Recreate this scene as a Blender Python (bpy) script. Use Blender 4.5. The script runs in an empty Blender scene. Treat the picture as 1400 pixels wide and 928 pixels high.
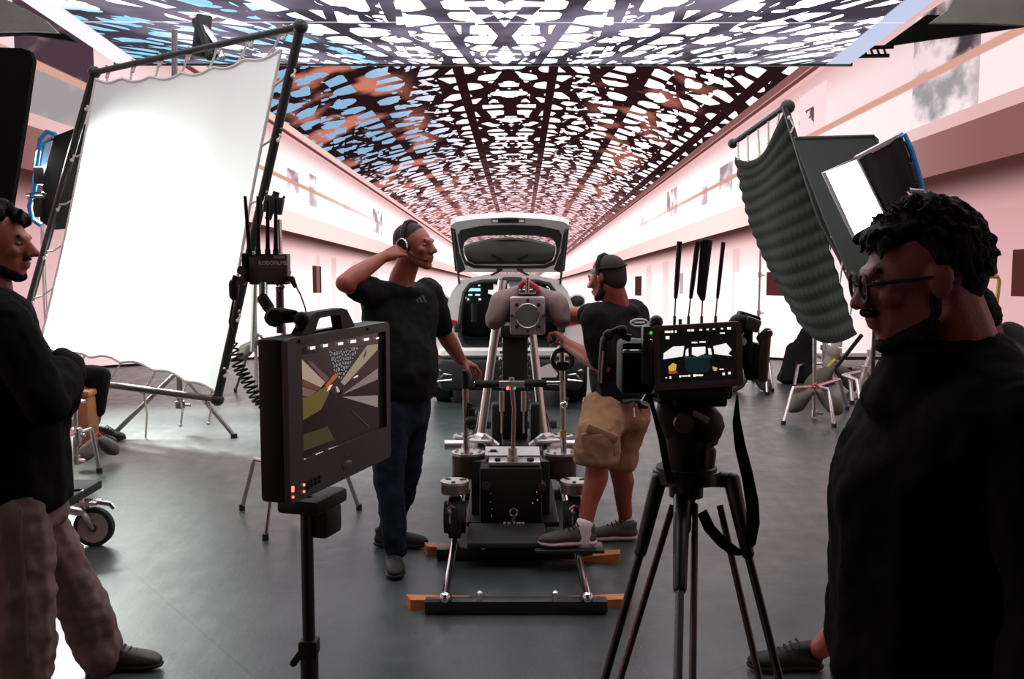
import bpy, bmesh, math, random
from mathutils import Vector, Matrix, Euler

# ------------------------------------------------------------------ camera
SC = bpy.context.scene
COL = SC.collection
FPX, CX, CY = 1361.0, 700.0, 464.0
EYE = Vector((0, 0, 1.61))
PITCH = math.atan((464 - 335) / FPX)
YAW = math.atan((700 - 693) / FPX)
cam_data = bpy.data.cameras.new('camera')
cam_data.sensor_width = 36.0
cam_data.lens = 36.0 * FPX / 1400.0
cam_data.clip_start = 0.05
cam_data.clip_end = 100
cam = bpy.data.objects.new('camera', cam_data)
COL.objects.link(cam)
cam.location = EYE
cam.rotation_euler = (math.pi / 2 - PITCH, 0, -YAW)
SC.camera = cam

# ------------------------------------------------------------------ world and exposure
world = bpy.data.worlds.new('studio_dark')
SC.world = world
world.use_nodes = True
world.node_tree.nodes['Background'].inputs[0].default_value = (0.05, 0.045, 0.045, 1)
world.node_tree.nodes['Background'].inputs[1].default_value = 0.3
SC.view_settings.view_transform = 'Standard'
SC.view_settings.look = 'None'
SC.view_settings.exposure = 0.0
SC.view_settings.gamma = 1.0
SC.view_settings.use_curve_mapping = False
SC.cycles.max_bounces = 8
SC.cycles.transparent_max_bounces = 12
SC.cycles.sample_clamp_indirect = 4.0
SC.cycles.use_denoising = True
SC.cycles.caustics_reflective = False
SC.cycles.caustics_refractive = False
DIFFUSION_LAMP_WATTS = 440.0
STRIP_LAMP_STRENGTH = 20.0
LED_GAIN = 1.4
OVERHEAD_GAIN = 4.2

# ------------------------------------------------------------------ pixel to world helpers (points are then built as real geometry)
def ray(px, py):
    x, z, y = (px - CX) / FPX, -(py - CY) / FPX, 1.0
    c, s = math.cos(PITCH), math.sin(PITCH)
    y2, z2 = y * c + z * s, -y * s + z * c
    c, s = math.cos(YAW), math.sin(YAW)
    return Vector((x * c + y2 * s, -x * s + y2 * c, z2))

def P(px, py, Y):
    d = ray(px, py)
    return EYE + d * (Y / d.y)

def G(px, py, h=0.0):
    d = ray(px, py)
    return EYE - d * ((EYE.z - h) / d.z)

V = Vector
RNG = random.Random(7)

def lin(c):
    c = c / 255.0
    return c / 12.92 if c <= 0.04045 else ((c + 0.055) / 1.055) ** 2.4

def rgb(r, g, b):
    return (lin(r), lin(g), lin(b))

# ------------------------------------------------------------------ materials
MATS = {}
def mat(name, col, rough=0.5, metal=0.0, emit=None, estr=1.0, noise=0.0, nscale=30.0, bump=0.0, bscale=200.0, spec=0.5, sheen=0.0, trans=0.0):
    if name in MATS:
        return MATS[name]
    m = bpy.data.materials.new(name)
    m.use_nodes = True
    nt = m.node_tree
    b = nt.nodes['Principled BSDF']
    b.inputs['Base Color'].default_value = (*col, 1)
    b.inputs['Roughness'].default_value = rough
    b.inputs['Metallic'].default_value = metal
    b.inputs['Specular IOR Level'].default_value = spec
    if sheen:
        b.inputs['Sheen Weight'].default_value = sheen
    if emit:
        b.inputs['Emission Color'].default_value = (*emit, 1)
        b.inputs['Emission Strength'].default_value = estr
    if noise or bump:
        tc = nt.nodes.new('ShaderNodeTexCoord')
    if noise:
        n = nt.nodes.new('ShaderNodeTexNoise')
        n.inputs['Scale'].default_value = nscale
        n.inputs['Detail'].default_value = 5
        nt.links.new(tc.outputs['Object'], n.inputs['Vector'])
        mx = nt.nodes.new('ShaderNodeMix')
        mx.data_type = 'RGBA'
        mx.inputs[6].default_value = (*[c * (1 - noise) for c in col], 1)
        mx.inputs[7].default_value = (*[min(1, c * (1 + noise)) for c in col], 1)
        nt.links.new(n.outputs['Fac'], mx.inputs[0])
        nt.links.new(mx.outputs[2], b.inputs['Base Color'])
    if bump:
        n2 = nt.nodes.new('ShaderNodeTexNoise')
        n2.inputs['Scale'].default_value = bscale
        nt.links.new(tc.outputs['Object'], n2.inputs['Vector'])
        bp = nt.nodes.new('ShaderNodeBump')
        bp.inputs['Strength'].default_value = bump
        bp.inputs['Distance'].default_value = 0.01
        nt.links.new(n2.outputs['Fac'], bp.inputs['Height'])
        nt.links.new(bp.outputs['Normal'], b.inputs['Normal'])
    MATS[name] = m
    return m

BLACK_METAL = mat('black_metal', (0.012, 0.012, 0.012), 0.4, 0.0, noise=0.3)
BLACK_PLASTIC = mat('black_plastic', (0.014, 0.013, 0.012), 0.6, noise=0.3, spec=0.3)
GREY_PLASTIC = mat('grey_plastic', (0.05, 0.045, 0.043), 0.5, noise=0.2)
BOX_BROWN = mat('umber_metal', (0.15, 0.11, 0.104), 0.5, noise=0.15)
RUBBER = mat('rubber', (0.01, 0.01, 0.01), 0.75, noise=0.3)
STEEL = mat('steel', (0.62, 0.58, 0.57), 0.25, 1.0, noise=0.12)
ALU = mat('brushed_aluminium', (0.72, 0.68, 0.66), 0.38, 1.0, noise=0.12, nscale=90)
CHROME = mat('chrome', (0.8, 0.78, 0.78), 0.12, 1.0)
BRONZE = mat('bronze_paint', (0.09, 0.06, 0.05), 0.35, 0.5, noise=0.2)
CLOTH_BLACK = mat('black_cloth', (0.012, 0.011, 0.011), 0.9, bump=0.3, bscale=400, spec=0.2)
DUVETYN = mat('duvetyn', (0.006, 0.006, 0.006), 0.95, spec=0.1, bump=0.2)
TEE_BLACK = mat('black_jersey', (0.006, 0.006, 0.0065), 0.85, bump=0.25, bscale=350, spec=0.2)
TEE_CHARCOAL = mat('charcoal_jersey', (0.008, 0.0095, 0.0095), 0.85, bump=0.25, bscale=350, spec=0.2)
HOODIE_GREY = mat('grey_fleece', (0.05, 0.048, 0.05), 0.9, bump=0.3, bscale=250, spec=0.2)
DENIM = mat('dark_denim', (0.010, 0.018, 0.030), 0.8, noise=0.35, nscale=14, bump=0.25, bscale=500, spec=0.2)
KHAKI = mat('khaki_twill', (0.36, 0.20, 0.11), 0.85, noise=0.2, nscale=14, bump=0.3, bscale=420, spec=0.2)
TROUSER = mat('mauve_brown_twill', (0.20, 0.135, 0.125), 0.85, noise=0.25, nscale=12, bump=0.35, bscale=450, spec=0.2)
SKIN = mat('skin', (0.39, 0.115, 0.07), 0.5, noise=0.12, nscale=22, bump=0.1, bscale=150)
SKIN_SHADE = mat('shaded_skin', (0.20, 0.062, 0.04), 0.5, noise=0.12, nscale=22, bump=0.1, bscale=150)  # skin darkened in its colour to keep the nearest man in shade
SKIN_TAN = mat('tan_skin', (0.36, 0.09, 0.05), 0.5, noise=0.12, nscale=22, bump=0.1, bscale=150)
LIP = mat('lip', (0.33, 0.10, 0.08), 0.45)
EYEWHITE = mat('eye_white', (0.20, 0.16, 0.15), 0.4)
IRIS = mat('iris', (0.02, 0.01, 0.008), 0.2)
HAIR = mat('dark_hair', (0.004, 0.003, 0.0025), 0.75, bump=0.5, bscale=120, spec=0.2)
STUBBLE = mat('cropped_hair', (0.028, 0.018, 0.014), 0.75, noise=0.4, nscale=200)
SHOE_BROWN = mat('taupe_knit', (0.085, 0.065, 0.058), 0.8, noise=0.25, nscale=120, bump=0.4, bscale=300)
SHOE_BLACK = mat('black_suede', (0.012, 0.011, 0.010), 0.75, noise=0.2)
SOLE_PALE = mat('pale_sole', (0.62, 0.44, 0.43), 0.7)
SOCK = mat('white_sock', (0.8, 0.7, 0.7), 0.9, bump=0.3)
WOOD_ORANGE = mat('orange_wood', (0.60, 0.20, 0.05), 0.6, noise=0.35, nscale=26)
ROPE = mat('white_rope', (0.72, 0.66, 0.58), 0.9)
SANDBAG = mat('sandbag_canvas', (0.27, 0.19, 0.165), 0.9, noise=0.2, nscale=18, bump=0.3, bscale=350)
OLIVE = mat('olive_canvas', (0.13, 0.115, 0.085), 0.9, noise=0.25, nscale=20, bump=0.3, bscale=300)
RED_TAPE = mat('red_webbing', (0.62, 0.06, 0.07), 0.7)
YELLOW_TAPE = mat('yellow_tape', (0.55, 0.5, 0.05), 0.6)
ORANGE_PLASTIC = mat('orange_plastic', (0.36, 0.13, 0.045), 0.55, noise=0.2)
BLUE_TUBE = mat('blue_frame', (0.02, 0.22, 0.5), 0.4)
CAR_WHITE = mat('pearl_white_paint', (0.90, 0.87, 0.82), 0.25)
CAR_BLACK = mat('car_black_trim', (0.012, 0.013, 0.013), 0.5)
CAR_CARPET = mat('car_carpet', (0.010, 0.016, 0.018), 0.95)
TAIL_RED = mat('tail_lamp_red', (0.45, 0.02, 0.02), 0.2)
PLATE_PINK = mat('pale_plate', (0.70, 0.60, 0.61), 0.5)
PAPER = mat('paper', (0.75, 0.70, 0.69), 0.7)
GREY_DRAPE = mat('grey_drape', (0.22, 0.22, 0.19), 0.9, noise=0.15, nscale=6, bump=0.3)
FLAG_GREY = mat('flag_grey', (0.045, 0.05, 0.048), 0.9, noise=0.15, nscale=6)
HONEYCOMB = mat('honeycomb_fabric', (0.013, 0.0145, 0.012), 0.85, noise=0.3, nscale=30)
BOOT = mat('brown_leather', (0.055, 0.04, 0.033), 0.45, noise=0.3, nscale=40)
LED_RED = mat('red_indicator', (0.2, 0.01, 0.01), 0.4, emit=(1, 0.18, 0.13), estr=2.2)
LED_WHITE = mat('screen_glyph', (0.2, 0.2, 0.2), 0.4, emit=(1, 0.93, 0.88), estr=1.0)
LED_GREEN = mat('green_indicator', (0.0, 0.1, 0.0), 0.4, emit=(0.1, 0.9, 0.2), estr=0.6)
SCREEN_BLACK = mat('screen_black', (0.01, 0.01, 0.01), 0.15, emit=(0.6, 0.5, 0.5), estr=0.006)
def glow(name, r, g, b, k=1.0):
    return mat('screen_' + name, (0.01, 0.01, 0.01), 0.3, emit=rgb(r, g, b), estr=k)

def glass(name, tint=(0.9, 0.9, 0.9), gloss=0.12):
    m = bpy.data.materials.new(name)
    m.use_nodes = True
    nt = m.node_tree
    nt.nodes.remove(nt.nodes['Principled BSDF'])
    t = nt.nodes.new('ShaderNodeBsdfTransparent')
    t.inputs[0].default_value = (*tint, 1)
    g = nt.nodes.new('ShaderNodeBsdfGlossy')
    g.inputs['Roughness'].default_value = 0.04
    mx = nt.nodes.new('ShaderNodeMixShader')
    mx.inputs[0].default_value = gloss
    nt.links.new(t.outputs[0], mx.inputs[1])
    nt.links.new(g.outputs[0], mx.inputs[2])
    nt.links.new(mx.outputs[0], nt.nodes['Material Output'].inputs[0])
    return m
GLASS = glass('window_glass')
GLASS_DARK = glass('tinted_glass', (0.35, 0.33, 0.33), 0.1)

def diffusion_mat():
    m = bpy.data.materials.new('diffusion_silk')
    m.use_nodes = True
    nt = m.node_tree
    nt.nodes.remove(nt.nodes['Principled BSDF'])
    t = nt.nodes.new('ShaderNodeBsdfTranslucent')
    t.inputs[0].default_value = (0.9, 0.93, 0.9, 1)
    d = nt.nodes.new('ShaderNodeBsdfDiffuse')
    d.inputs[0].default_value = (0.8, 0.82, 0.8, 1)
    mx = nt.nodes.new('ShaderNodeMixShader')
    mx.inputs[0].default_value = 0.4
    nt.links.new(t.outputs[0], mx.inputs[1])
    nt.links.new(d.outputs[0], mx.inputs[2])
    nt.links.new(mx.outputs[0], nt.nodes['Material Output'].inputs[0])
    return m
SILK = diffusion_mat()

# ------------------------------------------------------------------ node expressions
class X:
    nt = None
    def __init__(self, s):
        self.s = s
    @staticmethod
    def op(o, *a, clamp=False):
        n = X.nt.nodes.new('ShaderNodeMath')
        n.operation = o
        n.use_clamp = clamp
        for i, v in enumerate(a):
            if isinstance(v, X):
                X.nt.links.new(v.s, n.inputs[i])
            else:
                n.inputs[i].default_value = v
        return X(n.outputs[0])
    def __add__(a, b): return X.op('ADD', a, b)
    def __radd__(a, b): return X.op('ADD', b, a)
    def __sub__(a, b): return X.op('SUBTRACT', a, b)
    def __rsub__(a, b): return X.op('SUBTRACT', b, a)
    def __mul__(a, b): return X.op('MULTIPLY', a, b)
    def __rmul__(a, b): return X.op('MULTIPLY', b, a)
    def __truediv__(a, b): return X.op('DIVIDE', a, b)
    def __rtruediv__(a, b): return X.op('DIVIDE', b, a)
    def gt(a, b): return X.op('GREATER_THAN', a, b)
    def lt(a, b): return X.op('LESS_THAN', a, b)
def xabs(a): return X.op('ABSOLUTE', a)
def xmin(a, b): return X.op('MINIMUM', a, b)
def xmax(a, b): return X.op('MAXIMUM', a, b)
def xsqrt(a): return X.op('SQRT', a)
def xlog(a): return X.op('LOGARITHM', a, math.e)
def ramp(a, lo, hi):           # 0..1 between lo and hi
    n = X.nt.nodes.new('ShaderNodeMapRange')
    n.interpolation_type = 'SMOOTHSTEP'
    n.inputs[1].default_value = lo
    n.inputs[2].default_value = hi
    X.nt.links.new(a.s, n.inputs[0])
    return X(n.outputs[0])
def tri(a, period):            # triangle wave -1..1
    return X.op('PINGPONG', a, period / 2.0) * (4.0 / period) - 1.0
def band(a, lo, hi): return a.gt(lo) * a.lt(hi)
def cmix(f, a, b):
    n = X.nt.nodes.new('ShaderNodeMix')
    n.data_type = 'RGBA'
    n.clamp_factor = True
    for i, v in ((0, f), (6, a), (7, b)):
        if isinstance(v, X):
            X.nt.links.new(v.s, n.inputs[i])
        elif i == 0:
            n.inputs[0].default_value = v
        else:
            n.inputs[i].default_value = (*v, 1)
    return X(n.outputs[2])
def combine(x, y, z=0.0):
    n = X.nt.nodes.new('ShaderNodeCombineXYZ')
    for i, v in enumerate((x, y, z)):
        if isinstance(v, X):
            X.nt.links.new(v.s, n.inputs[i])
        else:
            n.inputs[i].default_value = v
    return X(n.outputs[0])
def noise(vec, scale, detail=2.0):
    n = X.nt.nodes.new('ShaderNodeTexNoise')
    n.inputs['Scale'].default_value = scale
    n.inputs['Detail'].default_value = detail
    X.nt.links.new(vec.s, n.inputs['Vector'])
    return X(n.outputs['Fac'])
def voronoi_edge(vec, scale, rnd):
    n = X.nt.nodes.new('ShaderNodeTexVoronoi')
    n.voronoi_dimensions = '2D'
    n.feature = 'DISTANCE_TO_EDGE'
    n.inputs['Scale'].default_value = scale
    n.inputs['Randomness'].default_value = rnd
    X.nt.links.new(vec.s, n.inputs['Vector'])
    return X(n.outputs['Distance'])

def voronoi_f1(vec, scale, rnd):
    n = X.nt.nodes.new('ShaderNodeTexVoronoi')
    n.voronoi_dimensions = '2D'
    n.feature = 'F1'
    n.inputs['Scale'].default_value = scale
    n.inputs['Randomness'].default_value = rnd
    X.nt.links.new(vec.s, n.inputs['Vector'])
    return X(n.outputs['Distance'])

def lattice(x, y, rib_w, zig_w, cell_w, stretch=1.0, scale=7.6, period=0.62, round_r=0.56):
    """1 where the roof lattice is solid, 0 in its openings; x across (ribs every .4), y along."""
    ax = xabs(x)
    # distance to the nearest longitudinal rib (x = .2, .6, 1.0) and to the nearest chain axis (x = 0, .4, .8)
    rib = xabs(X.op('PINGPONG', ax + 0.0, 0.2) - 0.2)
    axis = X.op('PINGPONG', ax, 0.2)
    wave = tri(y * 1.0, period) * 0.5 + 0.5
    zig = xabs(axis - wave * 0.085)
    vec = combine(ax, y * stretch)
    e, f1 = voronoi_edge(vec, scale, 0.7), voronoi_f1(vec, scale, 0.7)
    hole = e.gt(cell_w) * f1.lt(round_r)
    small = voronoi_f1(combine(ax + 3.3, y * stretch), scale * 2.4, 0.8).lt(0.28) * axis.lt(0.10)
    s = 1.0 - xmax(hole, small)
    s = xmax(s, rib.lt(rib_w))
    return xmax(s, zig.lt(zig_w) * e.lt(0.30))

def emission_out(col, strength):
    e = X.nt.nodes.new('ShaderNodeEmission')
    X.nt.links.new(col.s, e.inputs[0])
    if isinstance(strength, X):
        X.nt.links.new(strength.s, e.inputs[1])
    else:
        e.inputs[1].default_value = strength
    X.nt.links.new(e.outputs[0], X.nt.nodes['Material Output'].inputs[0])

def new_tree(name):
    m = bpy.data.materials.new(name)
    m.use_nodes = True
    X.nt = m.node_tree
    X.nt.nodes.remove(X.nt.nodes['Principled BSDF'])
    tc = X.nt.nodes.new('ShaderNodeTexCoord')
    sp = X.nt.nodes.new('ShaderNodeSeparateXYZ')
    X.nt.links.new(tc.outputs['Object'], sp.inputs[0])
    return m, X(sp.outputs[0]), X(sp.outputs[1]), X(sp.outputs[2]), X(tc.outputs['Object'])

def led_wall_material():
    """The film that plays on the curved screen: a long white gallery under a latticed roof, seen from the volume's own tracking point (0.2, 5, 0.95)."""
    m, px, py, pz, pos = new_tree('led_screen_picture')
    dx, dy, dz = px - 0.2, py - 5.0, pz - 0.95
    right = dx.gt(0.0)
    W = right * (1.0 - 1.13) + 1.13
    adx = xmax(xabs(dx), 0.0005) / W
    t, h = dy / adx, dz / adx                      # depth along and height on the gallery's side walls
    # ---- roof: a shallow vault, springing at .81, crown at 1.01
    c = 0.2
    dxw = dx / W
    a = dxw * dxw * c
    hh = 1.01
    sq = xsqrt(xmax(dz * dz + a * (4 * hh), 1e-6))
    k = (2 * hh) / (dz + sq)
    rx, ry = dxw * k + 0.05, dy * k
    solid = lattice(rx, ry, 0.022, 0.022, 0.17, 1.2, 6.4, 0.62, 0.44)
    nz = noise(combine(rx, ry), 3.2, 3.0)
    lit = ramp(nz, 0.48, 0.62)
    side = xmax(ramp(xabs(rx + 0.72), 0.36, 0.16), ramp(xabs(rx - 0.66), 0.30, 0.12) * 0.6) * lit * 0.9
    far = ramp(ry, 4.2, 8.5)
    bar = cmix(side, rgb(34, 17, 19), rgb(186, 112, 96))
    bar = cmix(far * ramp(noise(combine(rx, ry), 14.0, 3.0), 0.35, 0.65), bar, rgb(168, 112, 112))
    blue = ramp(rx * -1.0, 0.12, 0.6) * (1.0 - ramp(ry, 4.0, 6.0))
    hole = cmix(blue, rgb(250, 236, 242), rgb(122, 158, 188))
    hole = cmix(far * 0.55, hole, rgb(225, 170, 178))
    roof = cmix(solid, hole, bar)
    # ---- side walls
    upper = cmix(ramp(t, 1.2, 4.0), rgb(215, 188, 190), rgb(253, 243, 243))
    upper = cmix(ramp(h, 0.60, 0.78), upper, rgb(190, 140, 140))
    win_l = band(t, 3.16, 3.33) * band(h, 0.495, 0.60) + band(t, 3.5, 3.63) * band(h, 0.46, 0.63) + band(t, 5.05, 5.38) * band(h, 0.45, 0.63) + band(t, 4.2, 4.35) * band(h, 0.46, 0.58) * 0.5
    win_r = band(t, 3.08, 3.29) * band(h, 0.48, 0.62) + band(t, 4.2, 4.49) * band(h, 0.49, 0.67) + band(t, 3.5, 3.62) * band(h, 0.47, 0.6) + band(t, 5.2, 5.5) * band(h, 0.5, 0.6) * 0.5
    wn = noise(combine(t, h), 9.0, 1.0)
    win = (right * win_r + (1.0 - right) * win_l) * ramp(wn, 0.3, 0.6)
    upper = cmix(win, upper, rgb(150, 125, 135))
    # pictures hanging on the gallery wall
    pv = combine(t * 1.0, h * 1.0)
    pn = noise(pv, 11.0, 4.0)
    pn2 = noise(combine(t + 7.0, h), 5.0, 2.0)
    art = cmix(ramp(pn, 0.36, 0.62), rgb(62, 54, 62), rgb(214, 192, 196))
    art = cmix(ramp(pn2, 0.62, 0.72), art, rgb(116, 92, 98))
    edge_art = ramp(xabs(t - 1.46), 0.085, 0.13)
    art = cmix(edge_art * t.lt(1.46), art, rgb(136, 110, 116))
    upper = cmix(right * band(t, 1.34, 1.605) * band(h, 0.37, 0.70), upper, art)
    upper = cmix(right * band(t, 2.11, 2.33) * band(h, 0.52, 0.70), upper, cmix(ramp(pn, 0.5, 0.54) * h.lt(0.64) * t.gt(2.2), rgb(222, 192, 194), rgb(90, 66, 76)))
    art_l = cmix(ramp(noise(combine(t - h * 1.1, h), 6.0, 4.0), 0.5, 0.72), rgb(66, 48, 58), rgb(150, 116, 124))
    upper = cmix((1.0 - right) * band(t, 1.36, 1.66) * band(h, 0.40, 0.70), upper, art_l)
    # hand rail and glass balustrade
    upper = cmix(band(h, 0.394, 0.535) * 0.22, upper, rgb(255, 250, 250))
    rail = ramp(xabs(h - 0.541), 0.013, 0.008)
    upper = cmix(rail * (1.0 - ramp(t, 3.0, 6.0) * 0.75), upper, rgb(190, 142, 126))
    # cornice pipe and gutter under the roof
    pipe = ramp(xabs(h - 0.80), 0.024, 0.018)
    pcol = cmix(right, rgb(214, 178, 172), rgb(120, 78, 77))
    upper = cmix(pipe, upper, pcol)
    upper = cmix(ramp(xabs(h - 0.766), 0.012, 0.006), upper, rgb(92, 54, 56))
    upper = cmix(ramp(xabs(h - 0.75), 0.010, 0.006), upper, rgb(206, 160, 158))
    parapet = cmix(ramp(t, 1.2, 2.8), rgb(196, 156, 154), rgb(252, 240, 240))
    soffit = cmix(ramp(t, 1.2, 3.2), rgb(122, 80, 78), rgb(244, 206, 200))
    soffit = cmix(ramp(t, 3.2, 7.0), soffit, rgb(228, 186, 182))
    low = cmix(ramp(t, 1.1, 2.6), rgb(196, 154, 156), rgb(253, 240, 240))
    low = cmix(ramp(h, -0.02, 0.29) * 0.9, low, cmix(ramp(t, 1.2, 3.0), rgb(178, 130, 132), rgb(214, 160, 158)))
    low = cmix(ramp(h, 0.19, 0.28), low, rgb(66, 38, 36))
    dl = band(t, 3.53, 3.69) * band(h, -0.01, 0.139) + band(t, 3.9, 4.0) * band(h, -0.3, 0.2) * 0.25
    dr = band(t, 5.4, 5.72) * band(h, -0.045, 0.12) + band(t, 2.42, 2.61) * band(h, -0.013, 0.081) + band(t, 1.15, 1.207) * band(h, 0.005, 0.1) + band(t, 4.0, 4.1) * band(h, -0.02, 0.11) * 0.6
    low = cmix((right * dr + (1.0 - right) * dl), low, rgb(70, 36, 34))
    pil = band(t, 2.95, 3.05) + band(t, 4.4, 4.6) + band(t, 5.0, 5.2) + band(t, 2.2, 2.25) + band(t, 3.6, 3.66)
    low = cmix(pil * h.lt(0.2) * 0.35, low, rgb(176, 130, 132))
    low = cmix(band(t, 2.66, 3.02) * band(h, -0.14, 0.09) * right * 0.5, low, rgb(255, 252, 252))
    floor_c = cmix(ramp(t, 1.2, 4.0), rgb(222, 186, 188), rgb(255, 244, 244))
    low = cmix(h.lt(-0.21), low, floor_c)
    wallc = cmix(h.gt(0.394), soffit, parapet)
    wallc = cmix(h.lt(0.293), wallc, low)
    wallc = cmix(h.gt(0.425), wallc, upper)
    col = cmix(h.gt(0.812), wallc, roof)
    # far haze of the gallery's end wall
    emission_out(col, LED_GAIN)
    return m

def led_ceiling_material(y_far, half_w, xc):
    """The sky and lattice shown on the overhead screen."""
    m, px, py, pz, pos = new_tree('overhead_led_picture')
    r = xmax(14.6 - py, 0.3)
    x = (px + 0.02) / r * 1.37
    y = xlog(r) * -1.37
    solid = lattice(x, y + 20.0, 0.026, 0.028, 0.085, 1.5, 5.2, 0.7, 0.47)
    nz = noise(combine(x, y), 2.2, 3.0)
    bar = cmix(ramp(nz, 0.4, 0.62), rgb(32, 28, 35), rgb(72, 66, 78))
    blue = xmax(ramp(x * -1.0, 0.25, 0.85), ramp(py, 10.9, 11.9) * 0.75)
    blue = blue * ramp(noise(combine(x, y), 1.6, 1.0), 0.25, 0.55)
    hole = cmix(blue, rgb(250, 246, 250), rgb(80, 116, 136))
    col = cmix(solid, hole, bar)
    edge = ramp(xabs(px - xc), half_w - 0.3, half_w - 0.27)  # pale border painted into the picture for light spill on the panel's sides
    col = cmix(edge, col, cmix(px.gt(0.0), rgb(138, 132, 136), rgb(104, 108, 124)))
    seam = ramp(xabs(py - 10.4), 0.02, 0.012)
    col = cmix(seam * 0.5, col, rgb(150, 146, 156))
    emission_out(col, OVERHEAD_GAIN)
    return m

def floor_material():
    m = bpy.data.materials.new('studio_floor_paint')
    m.use_nodes = True
    X.nt = m.node_tree
    b = X.nt.nodes['Principled BSDF']
    tc = X.nt.nodes.new('ShaderNodeTexCoord')
    pos = X(tc.outputs['Object'])
    sp = X.nt.nodes.new('ShaderNodeSeparateXYZ')
    X.nt.links.new(tc.outputs['Object'], sp.inputs[0])
    x, y = X(sp.outputs[0]), X(sp.outputs[1])
    n1 = noise(pos, 0.9, 6.0)
    n2 = noise(pos, 7.0, 8.0)
    n3 = noise(combine(x * 3.0, y * 0.6), 4.0, 6.0)
    n4 = noise(pos, 60.0, 3.0)
    col = cmix(ramp(n1, 0.3, 0.7), (0.034, 0.043, 0.045), (0.078, 0.087, 0.085))
    col = cmix(ramp(n2, 0.55, 0.75) * 0.35, col, (0.085, 0.085, 0.08))
    seam = xmin(xabs(X.op('PINGPONG', x * 0.8 + y * 0.6 + 40.0, 0.9)), xabs(X.op('PINGPONG', x * 0.6 - y * 0.8 + 60.0, 2.4)))
    col = cmix(seam.lt(0.006) * 0.5, col, (0.02, 0.02, 0.02))
    X.nt.links.new(col.s, b.inputs['Base Color'])
    rg = 0.12 + n2 * 0.26 + n3 * 0.2
    X.nt.links.new(rg.s, b.inputs['Roughness'])
    bp = X.nt.nodes.new('ShaderNodeBump')
    bp.inputs['Strength'].default_value = 0.4
    bp.inputs['Distance'].default_value = 0.012
    hgt = n2 * 0.6 + n4 * 0.12 + n3 * 0.3
    X.nt.links.new(hgt.s, bp.inputs['Height'])
    X.nt.links.new(bp.outputs['Normal'], b.inputs['Normal'])
    return m

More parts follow.
